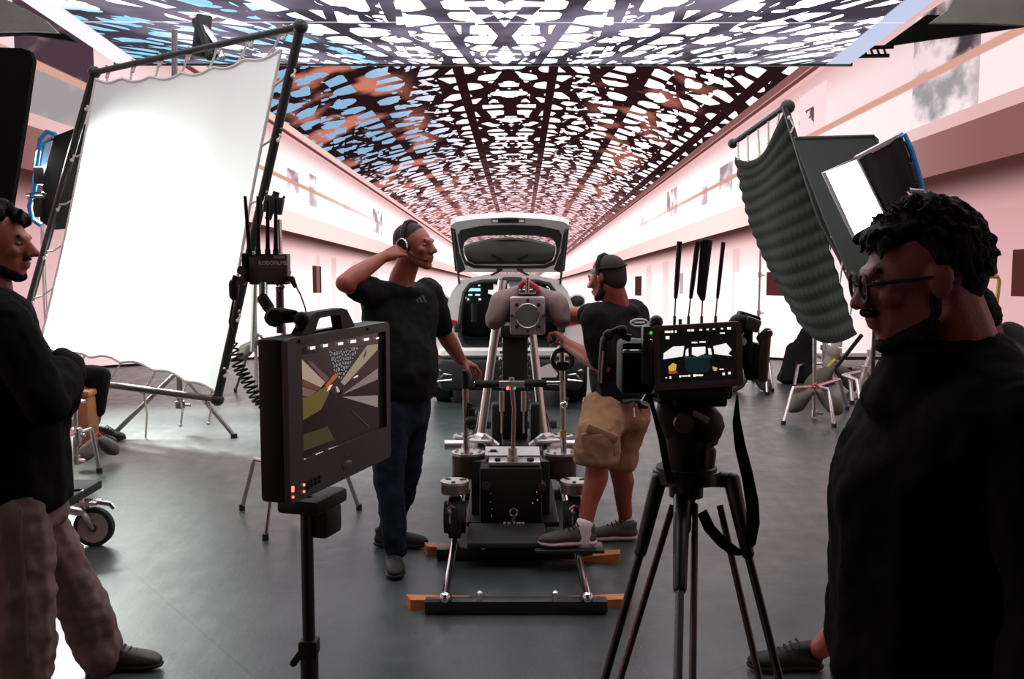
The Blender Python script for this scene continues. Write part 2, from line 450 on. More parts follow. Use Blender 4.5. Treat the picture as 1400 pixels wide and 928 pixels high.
# ------------------------------------------------------------------ mesh building
ICO = {}
def ico(sub):
    if sub not in ICO:
        t = bmesh.new()
        bmesh.ops.create_icosphere(t, subdivisions=sub, radius=1.0)
        ICO[sub] = [v.co.copy() for v in t.verts]
        t.free()
    return ICO[sub]
class MB:
    def __init__(s):
        s.bm = bmesh.new()
    def _xf(s, verts, M):
        bmesh.ops.transform(s.bm, matrix=M, verts=verts)
    def box(s, c, size, rot=None, bevel=0.0):
        g = bmesh.ops.create_cube(s.bm, size=1.0)
        vs = g['verts']
        bmesh.ops.scale(s.bm, vec=size, verts=vs)
        if bevel:
            es = list({e for v in vs for e in v.link_edges})
            r = bmesh.ops.bevel(s.bm, geom=es, offset=bevel, segments=2, affect='EDGES', profile=0.5)
            vs = list({v for f in r['faces'] for v in f.verts} | {v for v in vs if v.is_valid})
            seen = set(vs); st = list(vs)
            while st:
                v = st.pop()
                for e in v.link_edges:
                    w = e.other_vert(v)
                    if w not in seen:
                        seen.add(w); st.append(w)
            vs = list(seen)
        M = Matrix.Translation(c)
        if rot is not None:
            M = M @ (rot.to_4x4() if isinstance(rot, Matrix) else Euler(rot).to_matrix().to_4x4())
        s._xf(vs, M)
        return s
    def cone(s, p0, r0, p1, r1, n=16, caps=True):
        p0, p1 = V(p0), V(p1)
        d = p1 - p0
        g = bmesh.ops.create_cone(s.bm, cap_ends=caps, segments=n, radius1=r0, radius2=r1, depth=d.length)
        q = V((0, 0, 1)).rotation_difference(d.normalized())
        s._xf(g['verts'], Matrix.Translation((p0 + p1) / 2) @ q.to_matrix().to_4x4())
        return s
    def cyl(s, p0, p1, r, n=16):
        return s.cone(p0, r, p1, r, n)
    def ell(s, c, r, rot=None, sub=2):
        g = bmesh.ops.create_icosphere(s.bm, subdivisions=sub, radius=1.0)
        M = Matrix.Translation(c)
        if rot is not None:
            M = M @ rot.to_4x4()
        rr = (r, r, r) if isinstance(r, (int, float)) else r
        s._xf(g['verts'], M @ Matrix.Diagonal((*rr, 1)))
        return s
    def tube(s, pts, r, n=8, closed=False):
        pts = [V(p) for p in pts]
        rs = r if isinstance(r, (list, tuple)) else [r] * len(pts)
        rings = []
        N = len(pts)
        up = None
        for i, p in enumerate(pts):
            if closed:
                t = (pts[(i + 1) % N] - pts[i - 1]).normalized()
            else:
                t = (pts[min(i + 1, N - 1)] - pts[max(i - 1, 0)]).normalized()
            if up is None:
                up = V((0, 0, 1)) if abs(t.z) < 0.9 else V((1, 0, 0))
            a = t.cross(up)
            if a.length < 1e-5:
                a = t.orthogonal()
            a.normalize()
            b = a.cross(t).normalized()
            up = b
            rings.append([s.bm.verts.new(p + (a * math.cos(2 * math.pi * k / n) + b * math.sin(2 * math.pi * k / n)) * rs[i]) for k in range(n)])
        for i in range(N if closed else N - 1):
            A, B = rings[i], rings[(i + 1) % N]
            for k in range(n):
                s.bm.faces.new((A[k], A[(k + 1) % n], B[(k + 1) % n], B[k]))
        if not closed:
            s.bm.faces.new(rings[0][::-1]); s.bm.faces.new(rings[-1])
        return s
    def prism(s, pts, off):
        """closed outline (3D, planar) extruded by vector off"""
        off = V(off)
        A = [s.bm.verts.new(V(p)) for p in pts]
        B = [s.bm.verts.new(V(p) + off) for p in pts]
        s.bm.faces.new(A[::-1]); s.bm.faces.new(B)
        n = len(A)
        for i in range(n):
            s.bm.faces.new((A[i], A[(i + 1) % n], B[(i + 1) % n], B[i]))
        return s
    def ring(s, outer, inner, off):
        """a frame between two outlines with the same number of points, extruded by off"""
        off = V(off)
        o0 = [s.bm.verts.new(V(p)) for p in outer]; i0 = [s.bm.verts.new(V(p)) for p in inner]
        o1 = [s.bm.verts.new(V(p) + off) for p in outer]; i1 = [s.bm.verts.new(V(p) + off) for p in inner]
        n = len(o0)
        for k in range(n):
            j = (k + 1) % n
            s.bm.faces.new((o0[k], o0[j], i0[j], i0[k]))
            s.bm.faces.new((o1[k], i1[k], i1[j], o1[j]))
            s.bm.faces.new((o0[k], o1[k], o1[j], o0[j]))
            s.bm.faces.new((i0[k], i0[j], i1[j], i1[k]))
        return s
    def hull(s, ells, sub=2):
        """convex hull of spheres / ellipsoids: list of (centre, radius or (rx,ry,rz)[, rot matrix])"""
        t = bmesh.new()
        for e in ells:
            r = e[1]
            rr = (r, r, r) if isinstance(r, (int, float)) else r
            M = Matrix.Translation(e[0])
            if len(e) > 2:
                M = M @ e[2].to_4x4()
            M = M @ Matrix.Diagonal((*rr, 1))
            for c in ico(sub):
                t.verts.new(M @ c)
        bmesh.ops.convex_hull(t, input=t.verts[:], use_existing_faces=False)
        loose = [v for v in t.verts if not v.link_faces]
        bmesh.ops.delete(t, geom=loose, context='VERTS')
        me = bpy.data.meshes.new('tmp')
        t.to_mesh(me); t.free()
        s.bm.from_mesh(me)
        bpy.data.meshes.remove(me)
        return s
    def chain(s, pts, sub=2):
        """tapered limb through (point, radius) joints"""
        for a, b in zip(pts[:-1], pts[1:]):
            s.hull([a, b], sub)
        return s
    def grid(s, fn, nu, nv, thick=None):
        vs = [[s.bm.verts.new(fn(i / nu, j / nv)) for j in range(nv + 1)] for i in range(nu + 1)]
        for i in range(nu):
            for j in range(nv):
                s.bm.faces.new((vs[i][j], vs[i + 1][j], vs[i + 1][j + 1], vs[i][j + 1]))
        if thick:
            r = bmesh.ops.solidify(s.bm, geom=s.bm.faces[:], thickness=thick)
        return s
    def build(s, name, m, parent=None, smooth=True, recalc=True):
        if recalc:
            bmesh.ops.recalc_face_normals(s.bm, faces=s.bm.faces[:])
        me = bpy.data.meshes.new(name)
        s.bm.to_mesh(me); s.bm.free()
        o = bpy.data.objects.new(name, me)
        COL.objects.link(o)
        for q in (m if isinstance(m, (list, tuple)) else [m]):
            me.materials.append(q)
        if smooth:
            me.polygons.foreach_set('use_smooth', [True] * len(me.polygons))
            me.set_sharp_from_angle(angle=math.radians(38))
        if parent is not None:
            o.parent = parent
            me.transform(Matrix.Translation(-worldloc(parent)))
        return o

def worldloc(o):
    l = V((0, 0, 0))
    while o is not None:
        l = l + o.location
        o = o.parent
    return l

def tag(o, label=None, cat=None, group=None, kind=None):
    if label: o['label'] = label
    if cat: o['category'] = cat
    if group: o['group'] = group
    if kind: o['kind'] = kind
    return o

def thing(name, label, cat, loc, group=None):
    o = bpy.data.objects.new(name, None)
    COL.objects.link(o)
    o.location = loc
    o.empty_display_size = 0.1
    return tag(o, label, cat, group)

def blob(mb, name, m, parent, voxel=0.01, smooth=4, disp=0.0, dscale=0.12, dep=4):
    """union of the shapes in mb as one continuous skin"""
    bmesh.ops.recalc_face_normals(mb.bm, faces=mb.bm.faces[:])
    me = bpy.data.meshes.new('tmp')
    mb.bm.to_mesh(me); mb.bm.free()
    o = bpy.data.objects.new('tmp', me)
    COL.objects.link(o)
    r = o.modifiers.new('r', 'REMESH'); r.mode = 'VOXEL'; r.voxel_size = voxel
    if smooth:
        q = o.modifiers.new('s', 'SMOOTH'); q.factor = 0.6; q.iterations = smooth
    if disp:
        tx = bpy.data.textures.new('folds', 'CLOUDS'); tx.noise_scale = dscale; tx.noise_depth = dep
        d = o.modifiers.new('d', 'DISPLACE'); d.texture = tx; d.strength = disp; d.mid_level = 0.5; d.texture_coords = 'LOCAL'
    dg = bpy.context.evaluated_depsgraph_get()
    dg.update()
    new = bpy.data.meshes.new_from_object(o.evaluated_get(dg))
    bpy.data.objects.remove(o); bpy.data.meshes.remove(me)
    new.name = name
    new.materials.clear(); new.materials.append(m)
    new.polygons.foreach_set('use_smooth', [True] * len(new.polygons))
    ob = bpy.data.objects.new(name, new)
    COL.objects.link(ob)
    if parent is not None:
        ob.parent = parent
        new.transform(Matrix.Translation(-worldloc(parent)))
    return ob

def text(name, body, size, m, parent, origin, ux, uz, extrude=0.0006):
    cu = bpy.data.curves.new(name, 'FONT')
    cu.body = body; cu.size = size; cu.extrude = extrude; cu.resolution_u = 2; cu.offset = size * 0.035
    o = bpy.data.objects.new(name, cu)
    COL.objects.link(o)
    dg = bpy.context.evaluated_depsgraph_get(); dg.update()
    me = bpy.data.meshes.new_from_object(o.evaluated_get(dg))
    bpy.data.objects.remove(o); bpy.data.curves.remove(cu)
    ux, uz = ux.normalized(), uz.normalized()
    n = ux.cross(uz)
    M = Matrix(((ux.x, uz.x, n.x, 0), (ux.y, uz.y, n.y, 0), (ux.z, uz.z, n.z, 0), (0, 0, 0, 1)))
    me.transform(Matrix.Translation(origin) @ M)
    me.materials.clear(); me.materials.append(m)
    ob = bpy.data.objects.new(name, me)
    COL.objects.link(ob)
    ob.parent = parent
    me.transform(Matrix.Translation(-worldloc(parent)))
    return ob

def frame_from(F, upv=V((0, 0, 1))):
    """rotation matrix with local x along F, z near up"""
    x = F.normalized()
    y = upv.cross(x).normalized()
    z = x.cross(y)
    return Matrix((x, y, z)).transposed()
# ------------------------------------------------------------------ the setting
fl = MB().box((0, 8, -0.05), (26, 26, 0.1)).build('floor', floor_material(), smooth=False)
tag(fl, 'dark grey glossy painted studio floor with scuffs', kind='structure')

# curved LED screen
LC, LR, LH = V((0, 5.8, 0)), 9.0, 5.0
led = MB()
NS = 168
inn = []
for i in range(NS + 1):
    a = math.radians(-150 + 300 * i / NS)  # unseen wrap past the camera extended to add frontal fill light
    d = V((math.sin(a), math.cos(a), 0))
    inn.append([led.bm.verts.new(LC + d * LR + V((0, 0, z))) for z in (0.03, LH)] + [led.bm.verts.new(LC + d * (LR + 0.12) + V((0, 0, z))) for z in (LH, 0.03)])
for i in range(NS):
    A, B = inn[i], inn[i + 1]
    for k in range(4):
        f = led.bm.faces.new((A[k], B[k], B[(k + 1) % 4], A[(k + 1) % 4]))
        f.material_index = 0 if k == 0 else 1
led_o = led.build('led_screen', [led_wall_material(), BLACK_METAL], smooth=False, recalc=False)
tag(led_o, 'tall curved LED screen showing a white gallery under a lattice roof', 'led screen', kind='thing')
pl = MB()
ring_o = [LC + V((math.sin(math.radians(-150 + 300 * i / NS)), math.cos(math.radians(-132 + 264 * i / NS)), 0)) * (LR - 0.01) for i in range(NS + 1)]
for i in range(NS):
    A, B = ring_o[i], ring_o[i + 1]
    d0, d1 = (A - LC).normalized() * 0.14, (B - LC).normalized() * 0.14
    q = [A, B, B + d1, A + d0]
    pl.prism(q, (0, 0, 0.03))
pl.build('plinth', BLACK_METAL, led_o, smooth=False)

# overhead LED screen, tilted a little
oc = V((-0.27, 8.5, 0))
OH_HALF = 4.33
def oh_z(y): return 3.74 + 0.08 * (12.0 - y)
ov = MB()
x0, x1 = -4.6, 4.06
quad = [V((x0, 12, oh_z(12))), V((x1, 12, oh_z(12))), V((x1, 2.6, oh_z(2.6))), V((x0, 2.6, oh_z(2.6)))]
vs = [ov.bm.verts.new(p) for p in quad]
ov.bm.faces.new(vs)
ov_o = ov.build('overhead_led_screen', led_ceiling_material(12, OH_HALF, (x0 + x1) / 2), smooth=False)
tag(ov_o, 'flat LED screen hung overhead showing bright sky behind lattice', 'led screen', kind='thing')
cs = MB()
cs.prism([p + V((0, 0, 0.004)) for p in quad], (0, 0, 0.14))
cs.build('cabinet', BLACK_METAL, ov_o, smooth=False)
tr = MB().box((-0.27, 12.03, oh_z(12) + 0.06), (8.72, 0.05, 0.16))
tr.build('rear_edge', mat('dark_steel_edge', (0.05, 0.04, 0.045), 0.5), ov_o, smooth=False)

# cloth borders beside the overhead screen
def overhead_cloth(name, label, greys, blacks, yg, yb):
    root = thing(name, label, 'drape', P(*greys[0], yg))
    g = MB()
    g.prism([P(a, b, yg) for a, b in greys], (0, 0.05, 0.0))
    g.build('grey_cloth', GREY_DRAPE, root, smooth=False)
    b = MB()
    b.prism([P(a, c, yb) for a, c in blacks], (0, 0.06, 0.0))
    b.build('black_underside', DUVETYN, root, smooth=False)
overhead_cloth('overhead_drape', 'grey cloth border with black underside hung near the gallery statue picture', [(1318, -30), (1440, -60), (1440, 34), (1400, 34), (1330, 31), (1273, 31), (1296, 14)], [(1268, 20), (1440, 25), (1440, 30), (1345, 44), (1282, 52), (1208, 63)], 6.9, 7.4)
overhead_cloth('overhead_drape', 'grey cloth border with black underside hung above the tall black flag', [(-40, -30), (-10, -10), (30, 10), (62, 28), (78, 44), (40, 42), (-40, 44)], [(-40, 42), (60, 39), (88, 46), (104, 57), (60, 50), (34, 46), (-40, 50)], 6.9, 7.4)

# truss ends under the overhead screen
t = thing('lighting_truss', 'dark metal truss ends poking out beneath the overhead screen edge', 'truss', P(1200, 72, 12.4))
tb = MB()
for (a, b) in (((1170, 66), (1222, 64)), ((1170, 77), (1216, 76))):
    tb.cyl(P(*a, 12.5), P(*b, 12.3), 0.025, 8)
tb.build('chord', BLACK_METAL, t)
tb = MB()
for k in range(5):
    tb.cyl(P(1172 + k * 9, 66, 12.45), P(1176 + k * 9, 77, 12.45), 0.014, 6)
tb.build('lacing', BLACK_METAL, t)

# ------------------------------------------------------------------ diffusion frame, left
dTL, dTR, dBR, dBL = P(129, 99, 8.7), P(411, 36, 7.2), P(297, 546, 7.8), P(14, 508, 9.2)
root = thing('diffusion_frame', 'large square frame with glowing white diffusion cloth laced inside black pipes', 'diffusion frame', dBR)
MB().cyl(dTL, dTR, 0.026, 12).build('top_pipe', BLACK_METAL, root)
MB().cyl(dTR, dBR, 0.034, 12).build('side_pipe', BLACK_METAL, root)
MB().cyl(dTL, dBL, 0.034, 12).build('side_pipe', BLACK_METAL, root)
MB().cyl(dBL, dBR, 0.03, 12).build('bottom_pipe', mat('grey_pipe', (0.12, 0.1, 0.1), 0.4, 0.6), root)
for c in (dTL, dTR, dBR, dBL):
    MB().ell(c, 0.055, sub=2).build('corner_joint', BLACK_METAL, root)
cTL, cTR, cBR, cBL = P(131, 108, 8.66), P(385, 68, 7.3), P(302, 541, 7.82), P(50, 486, 9.1)
ctr = (cTL + cTR + cBR + cBL) / 4
nrm = (cTR - cTL).cross(cBL - cTL).normalized()
if nrm.y > 0: nrm = -nrm
def silk(u, v):
    p = (cTL * (1 - u) + cTR * u) * (1 - v) + (cBL * (1 - u) + cBR * u) * v
    pull = 0.06 * (math.sin(math.pi * v) * (abs(2 * u - 1) ** 6)) * (1 if u < .5 else -1)
    p = p + (cTR - cTL).normalized() * pull
    sc = 0.035 * abs(math.sin(u * math.pi * 6)) * (abs(2 * v - 1) ** 8) * (-1 if v < .5 else 1)
    sag = 0.10 * math.sin(math.pi * u) * (v ** 4) - 0.09 * math.sin(math.pi * u) * ((1 - v) ** 6) * 0.6
    p = p + V((0, 0, 1)) * (sc + sag)
    p = p + nrm * (0.05 * math.sin(math.pi * u) * math.sin(math.pi * v) + 0.008 * math.sin(9 * u + 4 * v))
    return p
so = MB().grid(silk, 48, 40).build('diffusion_cloth', SILK, root)
hem = MB()
for side in range(4):
    pts = []
    for k in range(41):
        s = k / 40
        u, v = ((s, 0), (1, s), (s, 1), (0, s))[side]
        pts.append(silk(u, v))
    hem.tube(pts, 0.012, 6)
hem.build('hem', mat('white_hem', (0.8, 0.8, 0.77), 0.9), so)
def tie(a, b, tail=0.1, sub=None):
    m = MB()
    mid = (a + b) / 2 + V((0, 0, -0.02))
    m.tube([a, mid, b], 0.009, 5)
    side = (b - a).normalized()
    m.tube([b + V((0, 0, .03)), b + side * 0.04, b + V((0, 0, -.03)), b - side * .03], 0.011, 5)
    if tail:
        m.tube([b, b + V((0.03, -0.02, -tail * .5)), b + V((0.01, -0.02, -tail))], 0.009, 5)
        m.ell(b + V((0.01, -0.02, -tail)), 0.018, sub=1)
    return m
for k in range(7):
    s = (k + 0.5) / 7
    tie(silk(s, 0), dTL.lerp(dTR, s), 0.06).build('tie', ROPE, root)
    if k < 6:
        s = (k + 0.6) / 6.2
        tie(silk(0, s), dTL.lerp(dBL, s), 0.05).build('tie', ROPE, root)
        tie(silk(1, s), dTR.lerp(dBR, s), 0.07).build('tie', ROPE, root)
for s, tl in ((0.3, 0.0), (0.5, 0.12), (0.68, 0.42), (0.84, 0.25), (0.96, 0.2)):
    tie(silk(s, 1), dBL.lerp(dBR, s), tl).build('tie', ROPE, root)

# stand carrying the frame
def stand(name, label, foot, pole_pts, pr, legs, leg_z, m=STEEL, leg_r=0.014, cat='light stand', bent=True, group=None, mleg=None):
    root = thing(name, label, cat, V((foot.x, foot.y, 0)), group)
    pb = MB()
    pb.tube(pole_pts, pr, 10)
    pb.build('pole', m, root)
    for f in (0.0, 0.45, 0.8):
        cb = MB()
        i = f * (len(pole_pts) - 1); a = int(i)
        q = V(pole_pts[a]).lerp(V(pole_pts[min(a + 1, len(pole_pts) - 1)]), i - a)
        cb.cyl(q - V((0, 0, .03)), q + V((0, 0, .03)), pr * 1.7, 10)
        cb.cyl(q, q + V((pr * 4, -pr * 1.5, 0)), pr * .6, 6)
        cb.build('collar', m, root)
    for L in legs:
        lb = MB()
        L = V(L)
        top = V((foot.x, foot.y, leg_z))
        if bent:
            sh = top.lerp(V((L.x, L.y, leg_z)), 0.72) + V((0, 0, 0.02))
            lb.tube([top, sh, sh.lerp(L, 0.12) + V((0, 0, .01)), L + V((0, 0, leg_r))], leg_r, 8)
        else:
            lb.tube([top, L + V((0, 0, leg_r))], leg_r, 8)
        lg = lb.build('leg', mleg or m, root)
        MB().cyl(V((L.x, L.y, 0.0)), V((L.x, L.y, 0.035)), leg_r * 1.4, 8).build('rubber_foot', RUBBER, lg)
    return root
f0 = V((-2.80, 8.45, 0))
st = stand('roller_stand', 'heavy stand with splayed legs holding up the glowing diffusion frame', f0, [f0 + V((0, 0, .25)), f0 + V((0, 0, 1.7)), f0 + V((0.02, 0.1, 3.4))], 0.024,
      [G(320, 598), G(152, 600), G(300, 528)], 0.55, mat('stand_grey', (0.2, .18, .17), .4, .7), 0.02, bent=False)
MB().cyl(P(345, 480, 8.3), P(352, 268, 8.0), 0.02).build('riser', STEEL, st)
hd = MB()
hd.box(P(276, 50, 8.3), (0.13, 0.12, 0.34), (0, 0.15, 0.3), 0.02)
hd.cyl(P(270, 28, 8.3), P(290, 78, 8.2), 0.05, 10)
hd.build('grip_head', BLACK_METAL, st)
ar = MB()
ar.tube([P(262, 24, 8.35), P(272, 26, 8.3), P(296, 60, 8.2), P(304, 80, 8.1)], 0.025, 8)
ar.build('bracket_arm', STEEL, st)

# soft light behind the frame: black skirted fabric box on a blue yoke
def soft_light():
    YS = 9.3
    root = thing('soft_light', 'black skirted soft light with blue yoke aimed into the diffusion cloth', 'light', P(85, 310, YS))
    m = MB()
    sk = [(74, 186), (121, 168), (126, 180), (108, 300), (98, 312), (70, 314), (54, 300), (60, 240)]
    m.prism([P(a, b, YS - .25) for a, b in sk], (0.02, 0.03, 0)); m.build('fabric_skirt', CLOTH_BLACK, root, smooth=False)
    m = MB(); m.prism([P(a, b, YS + .05) for a, b in ((70, 190), (84, 186), (70, 306), (54, 300))], (0, .5, 0)); m.build('fabric_shell', CLOTH_BLACK, root, smooth=False)
    m = MB(); m.tube([P(76, 184, YS - .2), P(64, 180, YS - .2), P(55, 190, YS - .2), P(50, 225, YS - .2), P(46, 262, YS - .2), P(40, 282, YS - .2), P(44, 300, YS - .2), P(56, 308, YS - .2)], .022, 8)
    m.tube([P(72, 188, YS + .2), P(60, 196, YS + .2), P(54, 240, YS + .2), P(47, 290, YS + .2)], .018, 8); m.build('blue_yoke', BLUE_TUBE, root)
    m = MB(); m.prism([P(a, b, YS - .1) for a, b in ((62, 196), (71, 192), (58, 250), (50, 252))], (0, .12, 0)); m.build('lamp_body', mat('lamp_body_grey', (0.45, 0.43, 0.42), 0.5), root, smooth=False)
    m = MB(); m.box(P(55, 240, YS - .22), (.10, .08, .16), None, .02); m.box(P(54, 282, YS - .25), (.09, .08, .2), None, .02); m.build('tilt_clamp', BLACK_METAL, root)
    m = MB(); m.tube([P(36, 266, YS - .3), P(58, 263, YS - .32), P(63, 265, YS - .32), P(60, 269, YS - .3), P(38, 271, YS - .3)], .010, 6); m.build('handle', CHROME, root)
    q = P(57, 310, YS + .1); m = MB(); m.cyl(V((q.x, q.y, 0)), P(57, 296, YS + .1), .02); m.build('stand_pole', STEEL, root)
    la = bpy.data.lights.new('lamp_panel', 'AREA')
    la.shape = 'RECTANGLE'; la.size = .9; la.size_y = .9; la.energy = DIFFUSION_LAMP_WATTS
    la.color = (0.93, 1.0, 0.96); la.spread = math.radians(122)
    lo = bpy.data.objects.new('lamp_panel', la)
    COL.objects.link(lo); lo.parent = root
    c = P(88, 246, YS + .05) + V((.08, .1, 0))
    F = ((cTL + cTR + cBR + cBL) / 4 * .62 + cBL * .38 - c).normalized()
    lo.location = c - root.location
    lo.rotation_euler = F.to_track_quat('-Z', 'Y').to_euler()
soft_light()

# tall black flag at the frame's edge
fg = MB()
fo = [(-60, 62), (30, 66), (41, 70), (45, 82), (34, 160), (12, 300), (6, 360), (-60, 360)]
fg.prism([P(a, b, 5.0) for a, b in fo], (0, 0.04, 0))
fg_r = thing('black_flag', 'tall matt black fabric flag with rounded corner above the curly-haired man', 'flag', P(-20, 360, 5.0))
fg.build('fabric', DUVETYN, fg_r, smooth=False)
MB().cyl(P(-40, 360, 5.05), V((P(-40, 360, 5.05).x, 5.05, 0)), 0.014).build('pole', BLACK_METAL, fg_r)
MB().tube([P(a, b, 5.02) for a, b in fo[1:6]], 0.008, 6).build('wire_edge', BLACK_METAL, fg_r)
# ------------------------------------------------------------------ honeycomb-covered frame, right
hTL, hTR, hBR, hBL = P(1002, 196, 7.9), P(1073, 146, 7.3), P(1176, 452, 7.0), P(1080, 432, 7.7)
root = thing('honeycomb_frame', 'dark frame covered with a sagging black honeycomb grid fabric in ribbed rows', 'diffusion frame', V((hBR.x, hBR.y, 0)))
hn = (hTR - hTL).cross(hBL - hTL).normalized()
if hn.y > 0: hn = -hn
def comb(u, v):
    # u across, v down; the sheet hangs below the top pipe and bellies out at the bottom
    a = P(1005 + 6 * v, 214, 7.85).lerp(P(1094, 446, 7.65), v) + V((0.12, 0, 0.05)) * math.sin(math.pi * v) * -0.6
    b = P(1073, 152, 7.3).lerp(P(1174, 456, 7.0), v)
    p = a.lerp(b, u)
    sag = -0.16 * math.sin(math.pi * u) * (1 - v) ** 5 + -0.10 * math.sin(math.pi * u) * v ** 2
    p = p + V((0, 0, sag))
    rib = abs(math.sin(v * math.pi * 15)) ** 1.5
    cell = 0.5 + 0.5 * math.sin(u * math.pi * 34 + v * 6)
    p = p + hn * (0.012 * rib + 0.006 * cell * rib + 0.10 * math.sin(math.pi * v) * math.sin(math.pi * u) + 0.012 * math.sin(u * 9 + v * 5))
    return p
MB().grid(comb, 70, 120).build('honeycomb_fabric', HONEYCOMB, root)
MB().cyl(hTL, hTR, 0.022).build('top_pipe', BLACK_METAL, root)
pp = MB(); pp.tube([P(1073, 146, 7.28), P(1098, 228, 7.2), P(1122, 300, 7.12), P(1150, 352, 7.05), P(1178, 412, 6.95)], 0.026, 10)
pp.build('side_pipe', BLACK_METAL, root)
MB().ell(hTR + V((.02, 0, 0)), 0.055).build('corner_joint', BLACK_METAL, root)
MB().ell(hTL, 0.04).build('corner_joint', BLACK_METAL, root)
for k in range(7):
    v = (k + .4) / 7
    b = P(1073, 146, 7.24).lerp(P(1178, 412, 6.9), v)
    m = MB(); m.tube([comb(1, v), b + V((0, 0, .01)), b + V((.03, -.02, -.06)), b + V((.01, -.02, -.11))], 0.007, 5)
    m.ell(b, 0.016, sub=1)
    m.build('tie', ROPE, root)
for k in range(5):
    u = (k + .5) / 5
    m = MB(); m.tube([comb(u, 0), hTL.lerp(hTR, u)], 0.008, 5); m.ell(comb(u, 0), 0.014, sub=1)
    m.build('tie', ROPE, root)

# big flag behind the strip light
root = thing('flag_panel', 'large dark grey flag panel behind the bright strip soft light', 'flag', P(1160, 430, 7.0))
m = MB(); m.prism([P(1086, 189, 6.6), P(1194, 186, 6.6), P(1198, 190, 6.6), P(1204, 430, 6.6), P(1185, 430, 6.6), P(1128, 300, 6.6)], (0, 0.03, 0))
m.build('fabric', FLAG_GREY, root, smooth=False)
m = MB(); m.tube([P(1086, 189, 6.6), P(1194, 186, 6.6), P(1199, 191, 6.6), P(1204, 430, 6.6)], 0.012, 6)
m.build('wire_edge', BLACK_METAL, root)
q = P(1196, 430, 6.64); MB().cyl(V((q.x, q.y, 0)), q, 0.014).build('pole', BLACK_METAL, root)

# strip soft light
root = thing('strip_light', 'black fabric soft light with a tilted glowing white strip and blue yoke', 'light', P(1215, 330, 5.6))
s0, s1, s2, s3 = P(1126, 236, 5.45), P(1170, 217, 5.5), P(1212, 300, 5.6), P(1168, 325, 5.55)
k0, k1, k2 = P(1232, 184, 6.0), P(1264, 268, 6.1), P(1215, 330, 6.0)
m = MB()
b0 = P(1175, 214, 6.2)
for q in ([s0, s1, k0, k1, s2, s3][1:5], [s2, k1, k2 + V((0, .2, -.05)), s3]):
    vv = [m.bm.verts.new(p) for p in q]
    m.bm.faces.new(vv)
def fabric(u, v):
    p = s1.lerp(k0, u).lerp(s2.lerp(k1, u), v)
    return p + V((0.6, -0.8, 0)) * (0.02 * math.sin(u * 9 + v * 2) + 0.014 * math.sin(u * 17 + 1) * v)
m.grid(fabric, 24, 6)
m.build('fabric_shell', CLOTH_BLACK, root)
m = MB(); vv = [m.bm.verts.new(p) for p in (s0, s1, s2, s3)]; m.bm.faces.new(vv)
m.build('diffuser', mat('lit_diffuser', (0.8, .8, .8), .6, emit=(0.93, 1.0, 0.95), estr=STRIP_LAMP_STRENGTH), root, smooth=False)
m = MB(); m.tube([s0, s1, s2, s3], 0.013, 6, closed=True); m.build('front_rim', mat('pale_rim', (.6, .62, .6), .6), root)
m = MB(); m.tube([s1, k0], 0.016, 6); m.build('top_rod', ALU, root)
m = MB(); m.tube([P(1230, 188, 5.95), P(1237, 184, 5.9), P(1247, 205, 5.9), P(1256, 235, 5.9), P(1263, 262, 5.9), P(1258, 268, 5.95)], 0.013, 8)
m.tube([P(1238, 192, 5.95), P(1246, 212, 6.0), P(1250, 240, 6.05)], 0.012, 6)
m.build('blue_yoke', BLUE_TUBE, root)
m = MB(); m.box(P(1246, 236, 6.0), (0.07, .07, .12), bevel=.015); m.cyl(P(1250, 255, 5.95), P(1250, 300, 5.95), 0.035)
m.build('tilt_clamp', BLACK_METAL, root)
m = MB(); m.tube([P(1254, 268, 5.85), P(1243, 266, 5.8), P(1239, 262, 5.8), P(1243, 259, 5.8), P(1262, 261, 5.8), P(1266, 264, 5.85)], 0.012, 8)
m.build('handle', CHROME, root)
q = P(1250, 300, 5.95); MB().cyl(V((q.x, q.y, 0)), q, 0.022).build('stand_pole', BLACK_METAL, root)

# stands with sandbags, right
def sandbag(name, label, c, s, ang, m, strap=RED_TAPE, group=None, hang=0.12):
    root = thing(name, label, 'sandbag', V((c.x, c.y, c.z - s * .4)), group)
    ca, sa = math.cos(ang), math.sin(ang)
    for k in (-1, 1):
        b = MB()
        ctr_ = c + V((ca, sa, 0)) * (k * s * .5)
        R = Matrix.Rotation(ang, 3, 'Z') @ Matrix.Rotation(k * 0.75, 3, 'Y')
        b.hull([(ctr_ + V((0, 0, -.1 * s)), (s * .42, s * .34, s * .26), R), (c + V((ca, sa, 0)) * k * s * .1 + V((0, 0, s * .3)), (s * .12, s * .26, s * .06))])
        blob(b, 'pouch', m, root, s * .06, 2, s * .08, s * .35)
    st_ = MB(); st_.tube([c + V((-ca * s * .2, -sa * s * .2, s * .3)), c + V((0, 0, s * .5)), c + V((ca * s * .2, sa * s * .2, s * .3))], s * .05, 6)
    st_.build('strap', strap, root)
    return root
f1 = G(1113, 572); f1.z = 0
stand('light_stand', 'slim chrome stand with bent legs in front of the honeycomb fabric frame', f1, [f1 + V((0, 0, .05)), P(1114, 440, f1.y), P(1119, 366, f1.y - .3), P(1119, 308, f1.y - .3)], 0.019,
      [G(1071, 580), G(1158, 560), G(1140, 584)], 0.30, STEEL, 0.017)
q = P(1108, 558, f1.y - .05)
sandbag('sandbag', 'dark olive sandbag with red strap straddling the chrome stand leg', V((q.x, q.y - .12, .2)), .30, -0.3, OLIVE)
f2 = G(1100, 523); f2.z = 0
stand('light_stand', 'far chrome stand with wide bent legs beside the black cloth heap', f2, [f2 + V((0, 0, .05)), P(1101, 480, f2.y), P(1038, 330, f2.y + .3).lerp(P(1101, 380, f2.y), .9)], 0.018,
      [G(1086, 530), G(1135, 525), G(1112, 520)], 0.22, STEEL, 0.018)
f3 = G(1152, 545); f3.z = 0
